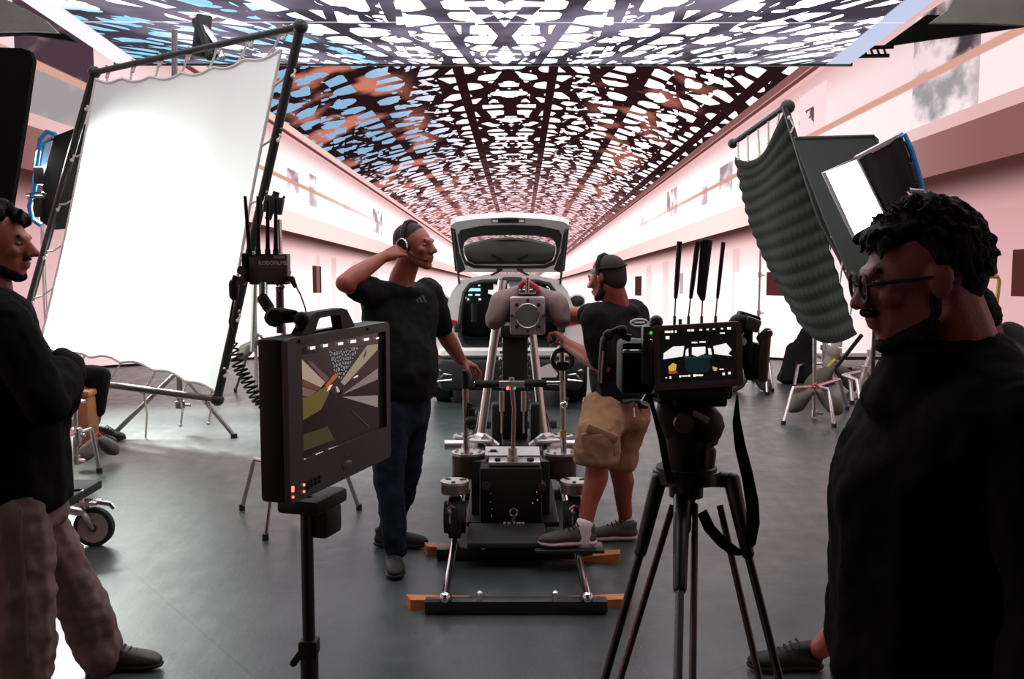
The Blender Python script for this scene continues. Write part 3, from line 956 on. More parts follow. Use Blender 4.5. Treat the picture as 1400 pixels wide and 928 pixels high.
stand('roller_stand', 'pale grey metal stand leaning beside the man with glasses', f3, [P(1172, 540, f3.y), P(1185, 500, f3.y), P(1197, 470, f3.y)], 0.03, [G(1165, 552), G(1196, 538), G(1178, 560)], 0.25, ALU, 0.02)
stand('light_stand', 'thin distant chrome pole standing beside the four blue antennas', V((P(1038, 500, 11.4).x, 11.4, 0)), [V((P(1038, 500, 11.4).x, 11.4, 0.05)), P(1037, 440, 11.4), P(1038, 405, 11.4), P(1040, 332, 11.4)], 0.013,
      [G(1030, 521), G(1056, 535), G(1049, 540)], 0.3, STEEL, 0.016)
sandbag('sandbag', 'small grey-green sandbag slumped at the distant chrome pole foot', V((P(1026, 510, 10.9).x, 10.9, .12)), .30, 0.1, OLIVE, OLIVE)
# dark struts crossing behind
m = MB(); m.tube([P(1178, 458, 7.4), P(1143, 502, 7.6)], 0.016, 8)
o = m.build('stand_strut', BLACK_METAL); tag(o, 'dark slanted strut descending from the honeycomb frame corner', 'strut')
f4 = V((P(1128, 500, 11.6).x, 11.6, 0))
stand('light_stand', 'short thick grey post standing under the honeycomb fabric', f4, [f4 + V((0, 0, .04)), P(1128, 470, 11.6), P(1128, 452, 11.6)], 0.035, [G(1120, 521), G(1139, 524), G(1130, 528)], 0.15, ALU, 0.014)
# olive bag with yellow strap
q = G(1148, 540)
sandbag('equipment_bag', 'green canvas bag with yellow strap between the chrome stands', V((q.x, q.y + .2, .16)), .40, 0.15, OLIVE, YELLOW_TAPE)
m = MB()
q = G(1133, 530)
for k in range(3):
    m.ell(V((q.x, q.y, .14 + .13 * k)) + V((.04 * (k - 1), 0, 0)), (.085, .08, .09))
oo = blob(m, 'cloth_bundle', mat('beige_cloth', (.36, .31, .25), .9, noise=.3), None, .02, 2, .03, .1)
tag(oo, 'crumpled beige cloth bundle tied against the green canvas bag', 'cloth')
# black cloth heap hanging from the frame foot
m = MB()
HY_ = 11.6
zf = .06
hx = [P(a, 500, HY_).x for a in (1068, 1082, 1108)]
m.hull([(V((hx[0], HY_, zf)), .06), (V((hx[2], HY_, zf)), .06), (P(1100, 452, HY_), .05), (P(1112, 440, HY_), .05)])
m.hull([(V((hx[0], HY_ - .1, zf)), .06), (P(1082, 478, HY_), .07), (V((hx[2], HY_ - .15, zf)), .06)])
hp = blob(m, 'cloth_heap', CLOTH_BLACK, None, .03, 3, .06, .2)
tag(hp, 'heap of black cloth hanging to the floor under the honeycomb frame', 'cloth')
# low white kit beside the screen
root = thing('equipment_trolley', 'low white trolley with dark shelf lines by the screen foot', 'trolley', G(1182, 508))
c0 = G(1182, 508)
m = MB(); m.box(V((c0.x, c0.y + .3, .09)), (1.0, .4, .10), bevel=.01); m.build('lower_deck', PAPER, root)
m = MB(); m.box(V((c0.x, c0.y + .3, .17)), (1.02, .42, .025)); m.build('dark_shelf', BLACK_METAL, root)
for k in range(4):
    m = MB(); m.cyl(V((c0.x - .42 + .28 * k, c0.y + .15, 0)), V((c0.x - .42 + .28 * k, c0.y + .15, .045)), .03); m.build('wheel', RUBBER, root)
for k in range(3):
    m = MB(); m.cyl(V((c0.x - .3, c0.y + .2, .2 + k * .1)), V((c0.x - .3, c0.y + .2, .28 + k * .1)), .07, 14)
    o = m.build('cable_drum', PAPER); tag(o, 'small white drum stacked on the low white trolley, ' + ('lowest', 'middle', 'topmost')[k] + ' of its stack', 'drum', 'white drums on the trolley')

# yellow hand truck seen behind the neck
root = thing('hand_truck', 'yellow tubular hand truck frame beside the dark poster', 'hand truck', V((P(1362, 430, 6.5).x, 6.5, 0)))
m = MB(); m.tube([P(1368, 560, 6.5), P(1361, 430, 6.5), P(1366, 384, 6.5), P(1364, 378, 6.5), P(1335, 377, 6.5), P(1330, 384, 6.5), P(1330, 560, 6.5)], .014, 8)
m.build('tube_frame', mat('yellow_paint', (.55, .36, .06), .4), root)
m = MB(); m.box(P(1349, 560, 6.5), (.2, .03, .03)); m.build('cross_bar', BLACK_METAL, root)
for k in (-1, 1):
    q = P(1349 + 22 * k, 560, 6.55); m = MB(); m.cyl(V((q.x, 6.5, .11)), V((q.x + .04, 6.5, .11)), .11, 18); m.cyl(V((q.x + .02, 6.5, .11)), V((q.x + .02, 6.5, q.z)), .012, 6); m.build('wheel', RUBBER, root)

# ------------------------------------------------------------------ background kit, left
q = G(133, 648)
f5 = V((P(104, 640, 6.85).x, 6.85, 0))
cs1 = stand('c_stand', 'chrome grip stand with stepped legs between the seated person and sandbag', f5, [f5 + V((0, 0, .12)), P(103, 590, 6.85), P(102, 520, 6.85)], .02, [G(136, 646), G(70, 640), G(98, 668)], .30, STEEL, .016)
m = MB(); m.box(P(104, 597, 6.8), (.07, .07, .13), bevel=.012); m.cyl(P(60, 607, 6.8), P(100, 607, 6.8), .02); m.cyl(P(80, 588, 6.8), P(98, 570, 6.8), .014); m.build('leg_hub', STEEL, cs1)
q = P(134, 610, 7.2)
sandbag('sandbag', 'plump grey-olive sandbag with red tag behind the chrome grip stand', V((q.x, q.y, .14)), .21, 1.1, OLIVE, RED_TAPE)
# orange case
c0 = V((P(108, 560, 7.9).x, 7.9, 0))
root = thing('storage_crate', 'orange brown plastic crate behind the chrome grip stand', 'crate', c0)
m = MB(); zt = P(108, 536, 7.9).z; m.box(c0 + V((0, 0, zt / 2)), (.24, .22, zt - .01), bevel=.03); m.build('body', ORANGE_PLASTIC, root)
m = MB(); m.box(c0 + V((0, 0, zt)), (.27, .25, .05), bevel=.015); m.build('lid', ORANGE_PLASTIC, root)
m = MB(); m.box(c0 + V((0, -.12, zt * .6)), (.1, .02, .03), bevel=.008); m.build('handle', BLACK_PLASTIC, root)
# caster of a cart
q = G(130, 746)
root = thing('cart', 'metal equipment cart with chrome bracket and grey caster behind the folded-arms man', 'cart', V((q.x, q.y, 0)))
R = .105
def caster(c, F):
    w = MB(); n = V((F.y, -F.x, 0))
    w.cyl(c - n * .018, c + n * .018, R, 28)
    tr_ = w.build('tyre', RUBBER, root)
    w = MB(); w.cyl(c - n * .022, c + n * .022, R * .78, 28); w.build('wheel_disc', mat('grey_wheel', (.32, .25, .24), .5), tr_)
    w = MB(); w.cyl(c - n * .03, c + n * .03, R * .2, 14); w.build('hub', BLACK_METAL, tr_)
    w = MB()
    for k in (-1, 1):
        w.hull([(c + n * .028 * k, .014), (c + n * .028 * k + V((-.07, 0, .13)), .02)], 1)
    w.box(c + V((-.05, 0, .135)), (.16, .09, .016)); w.cyl(c + V((-.08, 0, .13)), c + V((-.08, 0, .2)), .03)
    w.tube([c + V((.0, 0, .14)), c + V((.09, 0, .125)), c + V((.11, 0, .10))], .014, 8)
    w.build('fork', STEEL, root)
caster(V((q.x, q.y, R)), V((1, 0, 0)))
m = MB(); m.box(V((q.x - .55, q.y, .28)), (1.0, .5, .05), bevel=.01); m.build('deck', RUBBER, root)
m = MB(); m.tube([V((q.x - .28, q.y - .28, .33)), V((q.x - .1, q.y - .27, .30)), V((q.x - .02, q.y - .27, .27)), V((q.x + .01, q.y - .2, .24))], .022, 8); m.build('corner_bracket', STEEL, root)
caster(V((q.x - .9, q.y, R)), V((1, 0, 0)))
# grip stand behind the director monitor
f6 = V((P(398, 700, 5.7).x, 5.75, 0))
cs2 = stand('c_stand', 'chrome grip stand with thin bent legs behind the big monitor', f6, [f6 + V((0, 0, .08)), P(396, 560, 5.75), P(385, 420, 5.75), P(381, 300, 5.75)], .016, [G(331, 697), G(491, 697), G(363, 738)], .31, STEEL, .013)
m = MB(); m.cyl(P(382, 392, 5.72), P(383, 455, 5.72), .02); m.tube([P(378, 392, 5.7), P(383, 400, 5.7), P(388, 392, 5.7), P(384, 386, 5.7), P(378, 390, 5.7)], .008, 6); m.build('spigot', BLACK_METAL, cs2)
m = MB(); m.box(P(374, 280, 5.7), (.11, .05, .10), (0, .2, 0), .012); m.cyl(P(366, 300, 5.7), P(378, 262, 5.7), .02); m.tube([P(382, 288, 5.7), P(386, 274, 5.7), P(389, 268, 5.7)], .008, 6); m.build('clamp_head', BLACK_METAL, cs2)
# small far stand with bag
f7 = V((P(350, 500, 10.4).x, 10.4, 0))
stand('light_stand', 'small distant silver stand wrapped in an olive bag beside the white cloth', f7, [f7 + V((0, 0, .1)), P(350, 480, 10.4), P(349, 420, 10.4), P(349, 395, 10.4)], .018, [G(322, 535), G(372, 532), G(350, 528)], .7, STEEL, .014, bent=False)
q = P(354, 476, 10.2)
sandbag('sandbag', 'olive bag slung on the small distant silver stand', V((q.x, q.y, q.z)), .28, .1, OLIVE, OLIVE)
# ------------------------------------------------------------------ camera track
TX = 0.04
root = thing('dolly_track', 'straight chrome camera dolly track on black cross ties', 'track', (TX, 6, 0))
RZ = 0.085
for sx in (-.31, .31):
    m = MB(); m.cyl(V((TX + sx, 4.22, RZ)), V((TX + sx, 9.0, RZ)), .019, 14); m.build('rail', CHROME, root)
    m = MB(); m.ell(V((TX + sx, 4.205, RZ)), .026); m.build('rail_end', CHROME, root)
for i, y in enumerate((4.25, 5.0, 6.2, 7.4, 8.7)):
    m = MB(); m.box(V((TX, y, .035)), (.80 if i else .80, .07, .055), bevel=.006); tie_ = m.build('cross_tie', BLACK_METAL, root)
    if i < 2:
        m = MB()
        for sx in (-.13, .2):
            m.cyl(V((TX + sx - .03, y - .02, .06)), V((TX + sx - .03, y - .02, .09)), .014, 8); m.ell(V((TX + sx - .03, y - .02, .092)), .016, sub=1)
        m.build('bolt', STEEL, tie_)
    for sx in (-.31, .31):
        m = MB(); m.box(V((TX + sx, y, .066)), (.05, .06, .03), bevel=.004); m.build('saddle', BLACK_METAL, tie_)
def wedge(label, x, y, ang, L=.24, w=.075, h=.05):
    m = MB()
    c, s = math.cos(ang), math.sin(ang)
    def q(a, b, z): return V((x + a * c - b * s, y + a * s + b * c, z))
    vs = [m.bm.verts.new(p) for p in (q(-L / 2, -w / 2, 0), q(L / 2, -w / 2, 0), q(L / 2, w / 2, 0), q(-L / 2, w / 2, 0), q(-L / 2, -w / 2, h), q(L / 2, -w / 2, .006), q(L / 2, w / 2, .006), q(-L / 2, w / 2, h))]
    for f in ((0, 3, 2, 1), (4, 5, 6, 7), (0, 1, 5, 4), (1, 2, 6, 5), (2, 3, 7, 6), (3, 0, 4, 7)):
        m.bm.faces.new([vs[i] for i in f])
    o = m.build('wooden_wedge', WOOD_ORANGE, smooth=False)
    tag(o, label, 'wedge', 'orange wedges levelling the track')
wedge('orange wooden wedge under the near tie end below the headset man side rail', TX - .34, 4.36, .35, .30)
wedge('orange wooden wedge under the near tie end on the tripod side rail', TX + .37, 4.36, math.pi - .30, .30)
wedge('orange wooden wedge under the second tie beside the dark shoes', TX - .33, 5.13, .28, .28)
wedge('orange wooden wedge under the second tie beneath the taupe sneaker', TX + .39, 4.99, math.pi - .15, .30)
wedge('orange wooden wedge beside the dolly wheel under its chassis', TX - .20, 5.75, .5, .2, .07, .07)
wedge('orange wooden wedge far along the track near the car', TX + .36, 7.5, -.2, .3)

# ------------------------------------------------------------------ dolly
root = thing('camera_dolly', 'heavy black camera dolly with chrome rods and bronze drums riding the track', 'dolly', (TX, 5.5, 0))
DY = 5.25
def Q(a, b, dy=0.0): return P(a, b, DY + dy)
m = MB(); m.box(V((TX - .02, 5.70, .27)), (.44, .72, .34), bevel=.02); m.build('chassis', BLACK_METAL, root)
m = MB(); m.box(V((TX - .02, 5.26, .275)), (.33, .16, .32), bevel=.012); m.build('front_box', BLACK_PLASTIC, root)
m = MB(); m.box(V((TX - .01, 5.75, .125)), (.50, 1.1, .03), bevel=.008); m.build('deck_plate', BLACK_METAL, root)
m = MB(); m.box(V((TX - .04, 5.0, .125)), (.40, .36, .03), bevel=.008); m.build('front_deck', RUBBER, root)
m = MB(); m.box(V((TX + .0, 5.27, .452)), (.275, .13, .02), bevel=.004); tp = m.build('top_plate', ALU, root)
m = MB()
for sx, r in ((-.09, .016), (.085, .02)):
    m.cyl(V((TX + sx, 5.24, .46)), V((TX + sx, 5.24, .475)), r, 12)
m.build('bolt_head', BLACK_METAL, tp)
m = MB(); m.box(V((TX - .01, 5.42, .475)), (.30, .14, .006), (0.15, 0, 0)); pa = m.build('paper_note', PAPER)
tag(pa, 'white printed paper sheet lying on the dolly top plate', 'paper')
m = MB()
for k in range(3):
    m.box(V((TX - .115, 5.40 + k * .014, .478 + k * .002)), (.035 + .02 * (k == 0), .006, .003), (0.15, 0, 0))
m.build('printed_lines', BLACK_PLASTIC, pa)
# bronze drums with silver tops and steering rods
for sx, lab in ((-1, ''), (1, '')):
    x = TX + sx * .255
    m = MB(); m.cyl(V((x, 5.45, .33)), V((x, 5.45, .455)), .092, 28); d_ = m.build('drum', BRONZE, root)
    m = MB(); m.cyl(V((x, 5.45, .455)), V((x, 5.45, .468)), .094, 28); m.build('drum_cap', ALU, d_)
    m = MB()
    for k in range(8):
        a = k * math.pi / 4 + .3
        m.cyl(V((x + .07 * math.cos(a), 5.45 + .07 * math.sin(a), .466)), V((x + .07 * math.cos(a), 5.45 + .07 * math.sin(a), .476)), .009, 8)
    m.build('bolt_head', STEEL, d_)
    m = MB(); m.box(V((x, 5.75, .36)), (.13, .5, .10), bevel=.02); m.build('side_arm', BRONZE, root)
    for yy in (5.06, 6.3):
        wx = TX + sx * .31
        w = MB(); w.cyl(V((wx - .055, yy, .205)), V((wx + .055, yy, .205)), .108, 30)
        bmesh.ops.bevel(w.bm, geom=[e for e in w.bm.edges if len(e.link_faces) == 2 and e.calc_face_angle(0) > 1.2], offset=.025, segments=3, affect='EDGES')
        ty = w.build('wheel', RUBBER, root)
        w = MB(); w.box(V((wx, yy - .02, .23)), (.03, .25, .13), bevel=.01); w.build('wheel_fork', BLACK_METAL, ty)
        w = MB(); w.cyl(V((wx, yy, .335)), V((wx, yy, .385)), .072, 26); w.build('swivel_collar', mat('mauve_metal', (.26, .19, .18), .35, .6), ty)
        w = MB(); w.cyl(V((wx, yy, .385)), V((wx, yy, .398)), .074, 26); cp_ = w.build('swivel_cap', ALU, ty)
        w = MB(); w.ell(V((wx - .01, yy - .125, .27)), (.022, .02, .028)); w.cyl(V((wx - .01, yy - .12, .205)), V((wx - .01, yy - .12, .26)), .014, 10)
        w.tube([V((wx - .03, yy - .125, .28)), V((wx - .01, yy - .14, .30)), V((wx + .01, yy - .125, .28))], .008, 6); w.build('axle_fitting', STEEL, ty)
        w = MB()
        for k in range(3):
            a = k * 2.1 + .4
            w.ell(V((wx + .045 * math.cos(a), yy + .045 * math.sin(a), .399)), (.02, .012, .006), Matrix.Rotation(a, 3, 'Z'))
        w.build('cap_slot', BLACK_METAL, ty)
# front fittings
m = MB()
ring = [V((TX - .005 + .020 * math.cos(k * math.pi / 8), 5.165, .20 + .020 * math.sin(k * math.pi / 8))) for k in range(16)]
m.tube(ring, .007, 8, closed=True); m.box(V((TX - .005, 5.17, .165)), (.02, .02, .03)); m.build('tow_ring', STEEL, root)
m = MB()
for k, (a, wd) in enumerate(((690, .012), (696, .016), (703, .008), (709, .022), (715, .016))):
    m.box(P(a, 715, 5.155), (wd, .012, .009))
m.build('data_plate', PLATE_PINK, root)
for a, b in ((665, 665), (741, 667)):
    m = MB(); q = P(a, b, 5.16); m.cyl(q, q + V((0, .1, 0)), .022, 14); m.build('side_socket', BRONZE, root)
m = MB()
for a, b in ((671, 675), (671, 686), (673, 696), (734, 673), (735, 684), (672, 705), (728, 688)):
    q = P(a, b, 5.172); m.ell(q, .006, sub=1)
m.build('screw', STEEL, root)
# steering rods and handle bar
m = MB(); m.tube([V((TX - .01, 5.24, .46)), P(703, 560, 5.24), P(699, 520, 5.24)], .012, 10); rod = m.build('steering_column', mat('copper_rod', (.55, .36, .32), .3, .9), root)
m = MB(); m.cyl(V((TX - .01, 5.24, .46)), V((TX - .01, 5.24, .485)), .032, 18); m.cyl(V((TX - .01, 5.24, .485)), V((TX - .01, 5.24, .53)), .024, 18); m.build('column_collar', ALU, rod)
m = MB(); m.cyl(P(648, 524, 5.24), P(766, 523, 5.24), .011, 10); bar = m.build('handle_bar', STEEL, root)
m = MB(); m.cyl(P(649, 525, 5.24), P(682, 525, 5.24), .021, 14); m.build('grip', RUBBER, bar)
m = MB(); m.cyl(P(717, 524, 5.24), P(747, 524, 5.24), .021, 14); m.build('grip', RUBBER, bar)
m = MB(); m.box(P(700, 525, 5.24), (.14, .035, .035), bevel=.006); m.cyl(P(699.5, 533, 5.24), P(699.5, 516, 5.24), .014); m.build('clamp_block', ALU, bar)
m = MB(); m.ell(P(694, 531, 5.215), .009, sub=1); m.build('red_indicator', LED_RED, bar)
m = MB(); m.ell(P(704, 531, 5.215), .007, sub=1); m.build('green_indicator', LED_GREEN, bar)
m = MB(); m.cyl(P(636.5, 528, 5.38), P(638, 632, 5.42), .017, 12); rl = m.build('push_rod', mat('rosy_steel', (.62, .48, .46), .25, 1.0), root)
m = MB(); m.cyl(P(636, 506, 5.38), P(636.5, 531, 5.38), .02, 12); m.build('rod_grip', RUBBER, rl)
m = MB(); m.box(P(645, 572, 5.38), (.04, .05, .12), bevel=.012); m.ell(P(644, 576, 5.34), (.035, .035, .03)); m.cyl(P(643, 551, 5.38), P(643, 585, 5.38), .012); m.build('rod_clamp', BLACK_PLASTIC, rl)
m = MB(); m.tube([P(768, 462, 5.4), P(769, 530, 5.4), P(771, 632, 5.4)], .016, 12); rr = m.build('push_rod', STEEL, root)
m = MB(); q = P(769, 492, 5.36)
m.tube([q + V((.055 * math.cos(a), 0, .055 * math.sin(a))) for a in [k * math.pi / 12 - .9 for k in range(20)]], .013, 8); m.box(P(769, 500, 5.38), (.07, .05, .05), bevel=.01); m.build('crank_ring', BLACK_METAL, rr)
m = MB(); m.ell(P(771, 553, 5.37), .021); m.build('silver_knob', CHROME, rr)
m = MB(); m.cyl(P(769.6, 588, 5.4), P(769.9, 598, 5.4), .0185, 12); m.build('yellow_tape_band', YELLOW_TAPE, rr)
# cross pipe, pads and lift
m = MB(); m.cyl(V((TX - .42, 6.0, .395)), V((TX + .52, 6.0, .395)), .03, 14); m.build('cross_pipe', ALU, root)
for a, w in ((679, 1), (731, 1)):
    q0, q1 = P(a, 550, 5.8), P(a, 632, 5.8)
    m = MB(); m.box((q0 + q1) / 2, (.062, .10, (q0 - q1).length), bevel=.02); m.build('lift_pad', RUBBER, root)
for a in (686, 716):
    m = MB(); m.cyl(P(a, 535, 5.7), P(a, 562, 5.7), .016, 12); m.cyl(P(a, 562, 5.7), P(a, 592, 5.7), .006, 8); m.build('gas_cylinder', mat('brass', (.5, .42, .30), .35, .9), root)
for sx in (-1, 1):
    m = MB()
    m.tube([V((TX + sx * .1, 5.62, .455)), V((TX + sx * .17, 5.62, .51)), V((TX + sx * .20, 5.7, .50)), V((TX + sx * .2, 5.8, .45))], .03, 8)
    m.box(V((TX + sx * .19, 5.6, .50)), (.14, .08, .018), (0, 0, sx * .3), .006)
    m.build('side_clamp', ALU, root)
# support column and A-frame tubes
zc0, zc1 = .44, P(700, 455, 5.9).z
m = MB(); m.box(V((P(704, 500, 6.0).x, 6.0, (zc0 + zc1) / 2)), (.155, .12, zc1 - zc0), bevel=.01); cl = m.build('column', BLACK_METAL, root)
m = MB()
for k in range(12):
    for sx in (-1, 1):
        m.cyl(V((P(704, 500, 6.0).x + sx * .085, 5.935, .62 + k * .05)), V((P(704, 500, 6.0).x + sx * .085, 5.95, .62 + k * .05)), .009, 8)
m.build('column_rivets', STEEL, cl)
for a0, a1 in ((657, 687), (744, 719)):
    m = MB(); m.cyl(P(a0, 600, 6.05), P(a1, 383, 6.15), .026, 16); m.build('support_tube', ALU, root)

# crane arm with counterweights
az = P(722, 430, 5.4).z
root = thing('camera_crane', 'crane arm with pierced silver end block reaching into the car boot', 'crane', V((.09, 5.9, 0.45)))
ax_ = P(721, 430, 5.4).x
def A(x, y, z): return V((ax_ + x, y, az + z))
m = MB(); m.box(A(0, 5.38, 0), (.19, .14, .205), bevel=.016); eb = m.build('end_block', mat('rosy_aluminium', (.62, .50, .50), .42, .8, noise=.15), root)
m = MB(); m.cyl(A(0, 5.305, 0), A(0, 5.315, 0), .062, 32); m.build('end_disc', mat('grey_disc', (.5, .52, .48), .35, .9, noise=.4, nscale=14), eb)
m = MB(); m.tube([A(.064 * math.cos(k * math.pi / 16), 5.307, .064 * math.sin(k * math.pi / 16)) for k in range(32)], .004, 6, closed=True); m.build('disc_ring', STEEL, eb)
for k in range(8):
    a = k * math.pi / 4
    m = MB(); m.cyl(A(.083 * math.cos(a), 5.305, .083 * math.sin(a)), A(.083 * math.cos(a), 5.312, .083 * math.sin(a)), .0095, 10)
    m.build('bolt', BLACK_METAL if k % 2 else STEEL, eb)
m = MB(); m.box(A(-.02, 7.6, .0), (.14, 4.3, .15), (-.02, 0, 0), .01); m.build('arm', BLACK_METAL, root)
m = MB()
for sx in (-.09, .06):
    m.cyl(A(sx, 5.5, .07), A(sx, 9.6, .0), .018, 12)
m.build('arm_tube', ALU, root)
m = MB(); m.box(A(0, 5.40, .125), (.10, .08, .03), bevel=.012); m.cyl(A(0, 5.36, .12), A(0, 5.36, .20), .012); m.build('top_saddle', STEEL, root)
zb = P(700, 458, 6.0).z
m = MB(); m.box(V((P(704, 500, 6.0).x, 6.0, zb + .03)), (.18, .2, .08), bevel=.015); m.build('pivot', BLACK_METAL, root)
m = MB(); m.box(V((P(704, 500, 6.0).x, 9.6, az - .06)), (.2, .3, .25), bevel=.02); m.build('remote_head', BLACK_METAL, root)
# saddle sandbag over the arm
root = thing('counterweight_bag', 'brown canvas saddle sandbag with red loop draped over the crane end', 'sandbag', A(0, 5.45, .17))
for k in (-1, 1):
    b = MB()
    if k < 0:
        b.hull([(P(676, 437, 5.42), (.055, .10, .06)), (P(690, 413, 5.44), (.085, .11, .065))]); b.hull([(P(690, 413, 5.44), (.08, .11, .065)), (P(716, 393, 5.46), (.03, .08, .02))])
    else:
        b.hull([(P(767, 436, 5.42), (.055, .10, .05)), (P(757, 417, 5.44), (.085, .11, .075))]); b.hull([(P(755, 412, 5.44), (.08, .11, .06)), (P(724, 393, 5.46), (.03, .08, .02))])
    blob(b, 'bag_lobe', SANDBAG, root, .014, 4, .02, .09)
b = MB(); b.hull([(P(706, 398, 5.45), .018), (P(735, 398, 5.45), .018), (P(720, 390, 5.46), .02)]); blob(b, 'bag_bridge', SANDBAG, root, .012, 2)
b = MB(); b.tube([P(710, 392, 5.38), P(716, 386, 5.37), P(724, 387, 5.37), P(733, 393, 5.37), P(736, 398, 5.37)], .016, 8); b.build('red_loop', RED_TAPE, root)

# ------------------------------------------------------------------ car
CY0 = 9.75
def K(a, b, dy=0.0): return P(a, b, CY0 + dy)
car = thing('car', 'white hatchback car with its tailgate raised and dark open boot', 'car', (P(697, 560, CY0).x, CY0 + 1.8, 0))
cxm = 697
right_half = [(697, 376), (740, 378), (764, 383), (776, 398), (784, 420), (795, 436), (801, 450), (802, 478), (800, 486)]
outer = right_half + [(2 * cxm - a, b) for a, b in reversed(right_half)][:-1]
inner_r = [(697, 384), (735, 385), (751, 389), (759, 400), (763, 420), (765, 440), (765, 458), (760, 472), (745, 477)]
inner = inner_r + [(2 * cxm - a, b) for a, b in reversed(inner_r)][:-1]
m = MB(); m.ring([K(*p) for p in outer], [K(*p) for p in inner], (0, .12, 0)); m.build('rear_panel', CAR_WHITE, car)
m = MB(); seal = [K(*p, -.01) for p in inner]; m.tube(seal, .022, 8, closed=True); m.build('boot_seal', CAR_BLACK, car)
# body shell running forward (sides, roof), narrower glasshouse handled by pillars
def sec(dy, top_drop=0.0):
    return [K(a, b) + V((0, dy, 0)) for a, b in outer]
shell = MB()
S = [0.1, 1.0, 2.0, 3.0, 3.7]
def bodyhalf(sgn):
    lo = []
    for dy in S:
        zt = K(795, 440).z + (0.0 if dy < 3 else -.08 * (dy - 2.9))
        x = K(800, 450).x - K(697, 450).x
        cx0 = K(697, 450).x
        inset = .0 if dy < 3.2 else .18
        lo.append([V((cx0 + sgn * (x - .07 - inset), CY0 + dy, zt)), V((cx0 + sgn * (x - inset), CY0 + dy, zt - .12)), V((cx0 + sgn * (x + .02 - inset), CY0 + dy, .45)), V((cx0 + sgn * (x - .03 - inset), CY0 + dy, .2))])
    vs = [[shell.bm.verts.new(p) for p in r] for r in lo]
    for i in range(len(vs) - 1):
        for j in range(3):
            shell.bm.faces.new((vs[i][j], vs[i + 1][j], vs[i + 1][j + 1], vs[i][j + 1]))
bodyhalf(1); bodyhalf(-1)
shell.build('body_side', CAR_WHITE, car)
cx0 = K(697, 450).x
zr, zb_, zw = K(697, 377).z, K(795, 440).z, .62
hood = MB()
hood.box(V((cx0, CY0 + 3.35, zb_ - .06)), (1.3, .8, .10), (-.08, 0, 0), .04)
hood.box(V((cx0, CY0 + 3.78, .45)), (1.3, .12, .5), None, .04)
hood.build('bonnet', CAR_WHITE, car)
rf = MB()
def roofp(u, v):
    return V((cx0 + (u - .5) * 2 * .50, CY0 + .05 + 1.9 * v, zr - .10 * abs(2 * u - 1) ** 3 - .03 * v * v))
rf.grid(roofp, 12, 10, .03); rf.build('roof_skin', CAR_WHITE, car)
for sgn in (-1, 1):
    for (y0, x0_, y1, x1_) in ((1.95, .49, 2.85, .66), (1.0, .5, .95, .66)):
        m = MB(); m.hull([(V((cx0 + sgn * x0_, CY0 + y0, zr - .11)), .03), (V((cx0 + sgn * x1_, CY0 + y1, zb_)), .035)], 1); m.build('pillar', CAR_WHITE, car)
    m = MB(); vv = [m.bm.verts.new(p) for p in (V((cx0 + sgn * .51, CY0 + .3, zr - .12)), V((cx0 + sgn * .5, CY0 + 1.9, zr - .13)), V((cx0 + sgn * .66, CY0 + 2.8, zb_)), V((cx0 + sgn * .66, CY0 + .5, zb_)))]; m.bm.faces.new(vv)
    m.build('side_window', GLASS_DARK, car, smooth=False)
    q = V((cx0 + sgn * .82, CY0 + 2.3, zb_ + .08))
    m = MB(); m.ell(q, (.11, .06, .085)); m.hull([(q + V((-sgn * .08, .02, -.04)), .02), (V((cx0 + sgn * .69, CY0 + 2.35, zb_)), .02)], 1)
    mi = m.build('side_mirror', CAR_WHITE, car)
    m = MB(); m.ell(q + V((0, -.035, 0)), (.09, .035, .068)); m.build('mirror_glass', CAR_BLACK, mi)
m = MB(); vv = [m.bm.verts.new(p) for p in (V((cx0 - .48, CY0 + 1.95, zr - .08)), V((cx0 + .48, CY0 + 1.95, zr - .08)), V((cx0 + .62, CY0 + 2.85, zb_)), V((cx0 - .62, CY0 + 2.85, zb_)))]; m.bm.faces.new(vv)
m.build('windscreen', GLASS, car, smooth=False)
# interior
m = MB()
m.box(V((cx0, CY0 + .95, .56)), (1.16, 1.7, .05)); m.box(V((cx0, CY0 + 2.75, .72)), (1.2, .35, .34), None, .05)
for sgn in (-1, 1): m.box(V((cx0 + sgn * .62, CY0 + 1.3, .72)), (.06, 2.4, .32))
m.build('cabin_lining', CAR_CARPET, car)
for sgn in (-1, 1):
    for y in (1.15, 1.95):
        m = MB(); m.hull([(V((cx0 + sgn * .34, CY0 + y, .66)), (.2, .08, .06)), (V((cx0 + sgn * .34, CY0 + y - .08, 1.0)), (.17, .05, .06))]); st_ = m.build('seat', CAR_CARPET, car)
        m = MB(); m.hull([(V((cx0 + sgn * .34, CY0 + y - .09, 1.12)), (.1, .04, .05)), (V((cx0 + sgn * .34, CY0 + y - .09, 1.07)), (.1, .04, .04))]); m.build('headrest', CAR_CARPET, st_)
m = MB(); m.box(V((cx0, CY0 + 1.6, .72)), (.2, 1.0, .3), None, .03); m.build('centre_console', CAR_CARPET, car)
# in-boot rig with lit displays
q0 = K(648, 395, .3)
m = MB(); m.box(K(648, 398, .3), (.16, .06, .24), None, .015); m.cyl(K(648, 412, .3), K(648, 440, .3), .03); cp = m.build('control_panel', CAR_BLACK, car)
m = MB()
for (a, b, w, h) in ((640, 391, .02, .02), (646, 390, .03, .015), (655, 390, .02, .016), (648, 396, .13, .030), (643, 403, .04, .016), (653, 403, .05, .016), (640, 409, .02, .02), (656, 409, .025, .02)):
    m.box(K(a, b, .265), (w, .006, h))
m.build('lit_display', glow('cyan', 190, 250, 245, 1.1), cp)['kind'] = 'stuff'
m = MB(); m.box(K(693, 395, .5), (.015, .015, .3)); m.box(K(710, 384, .5), (.24, .03, .12)); m.box(K(668, 390, .5), (.1, .02, .09)); m.build('rig_frame', BLACK_METAL, car)
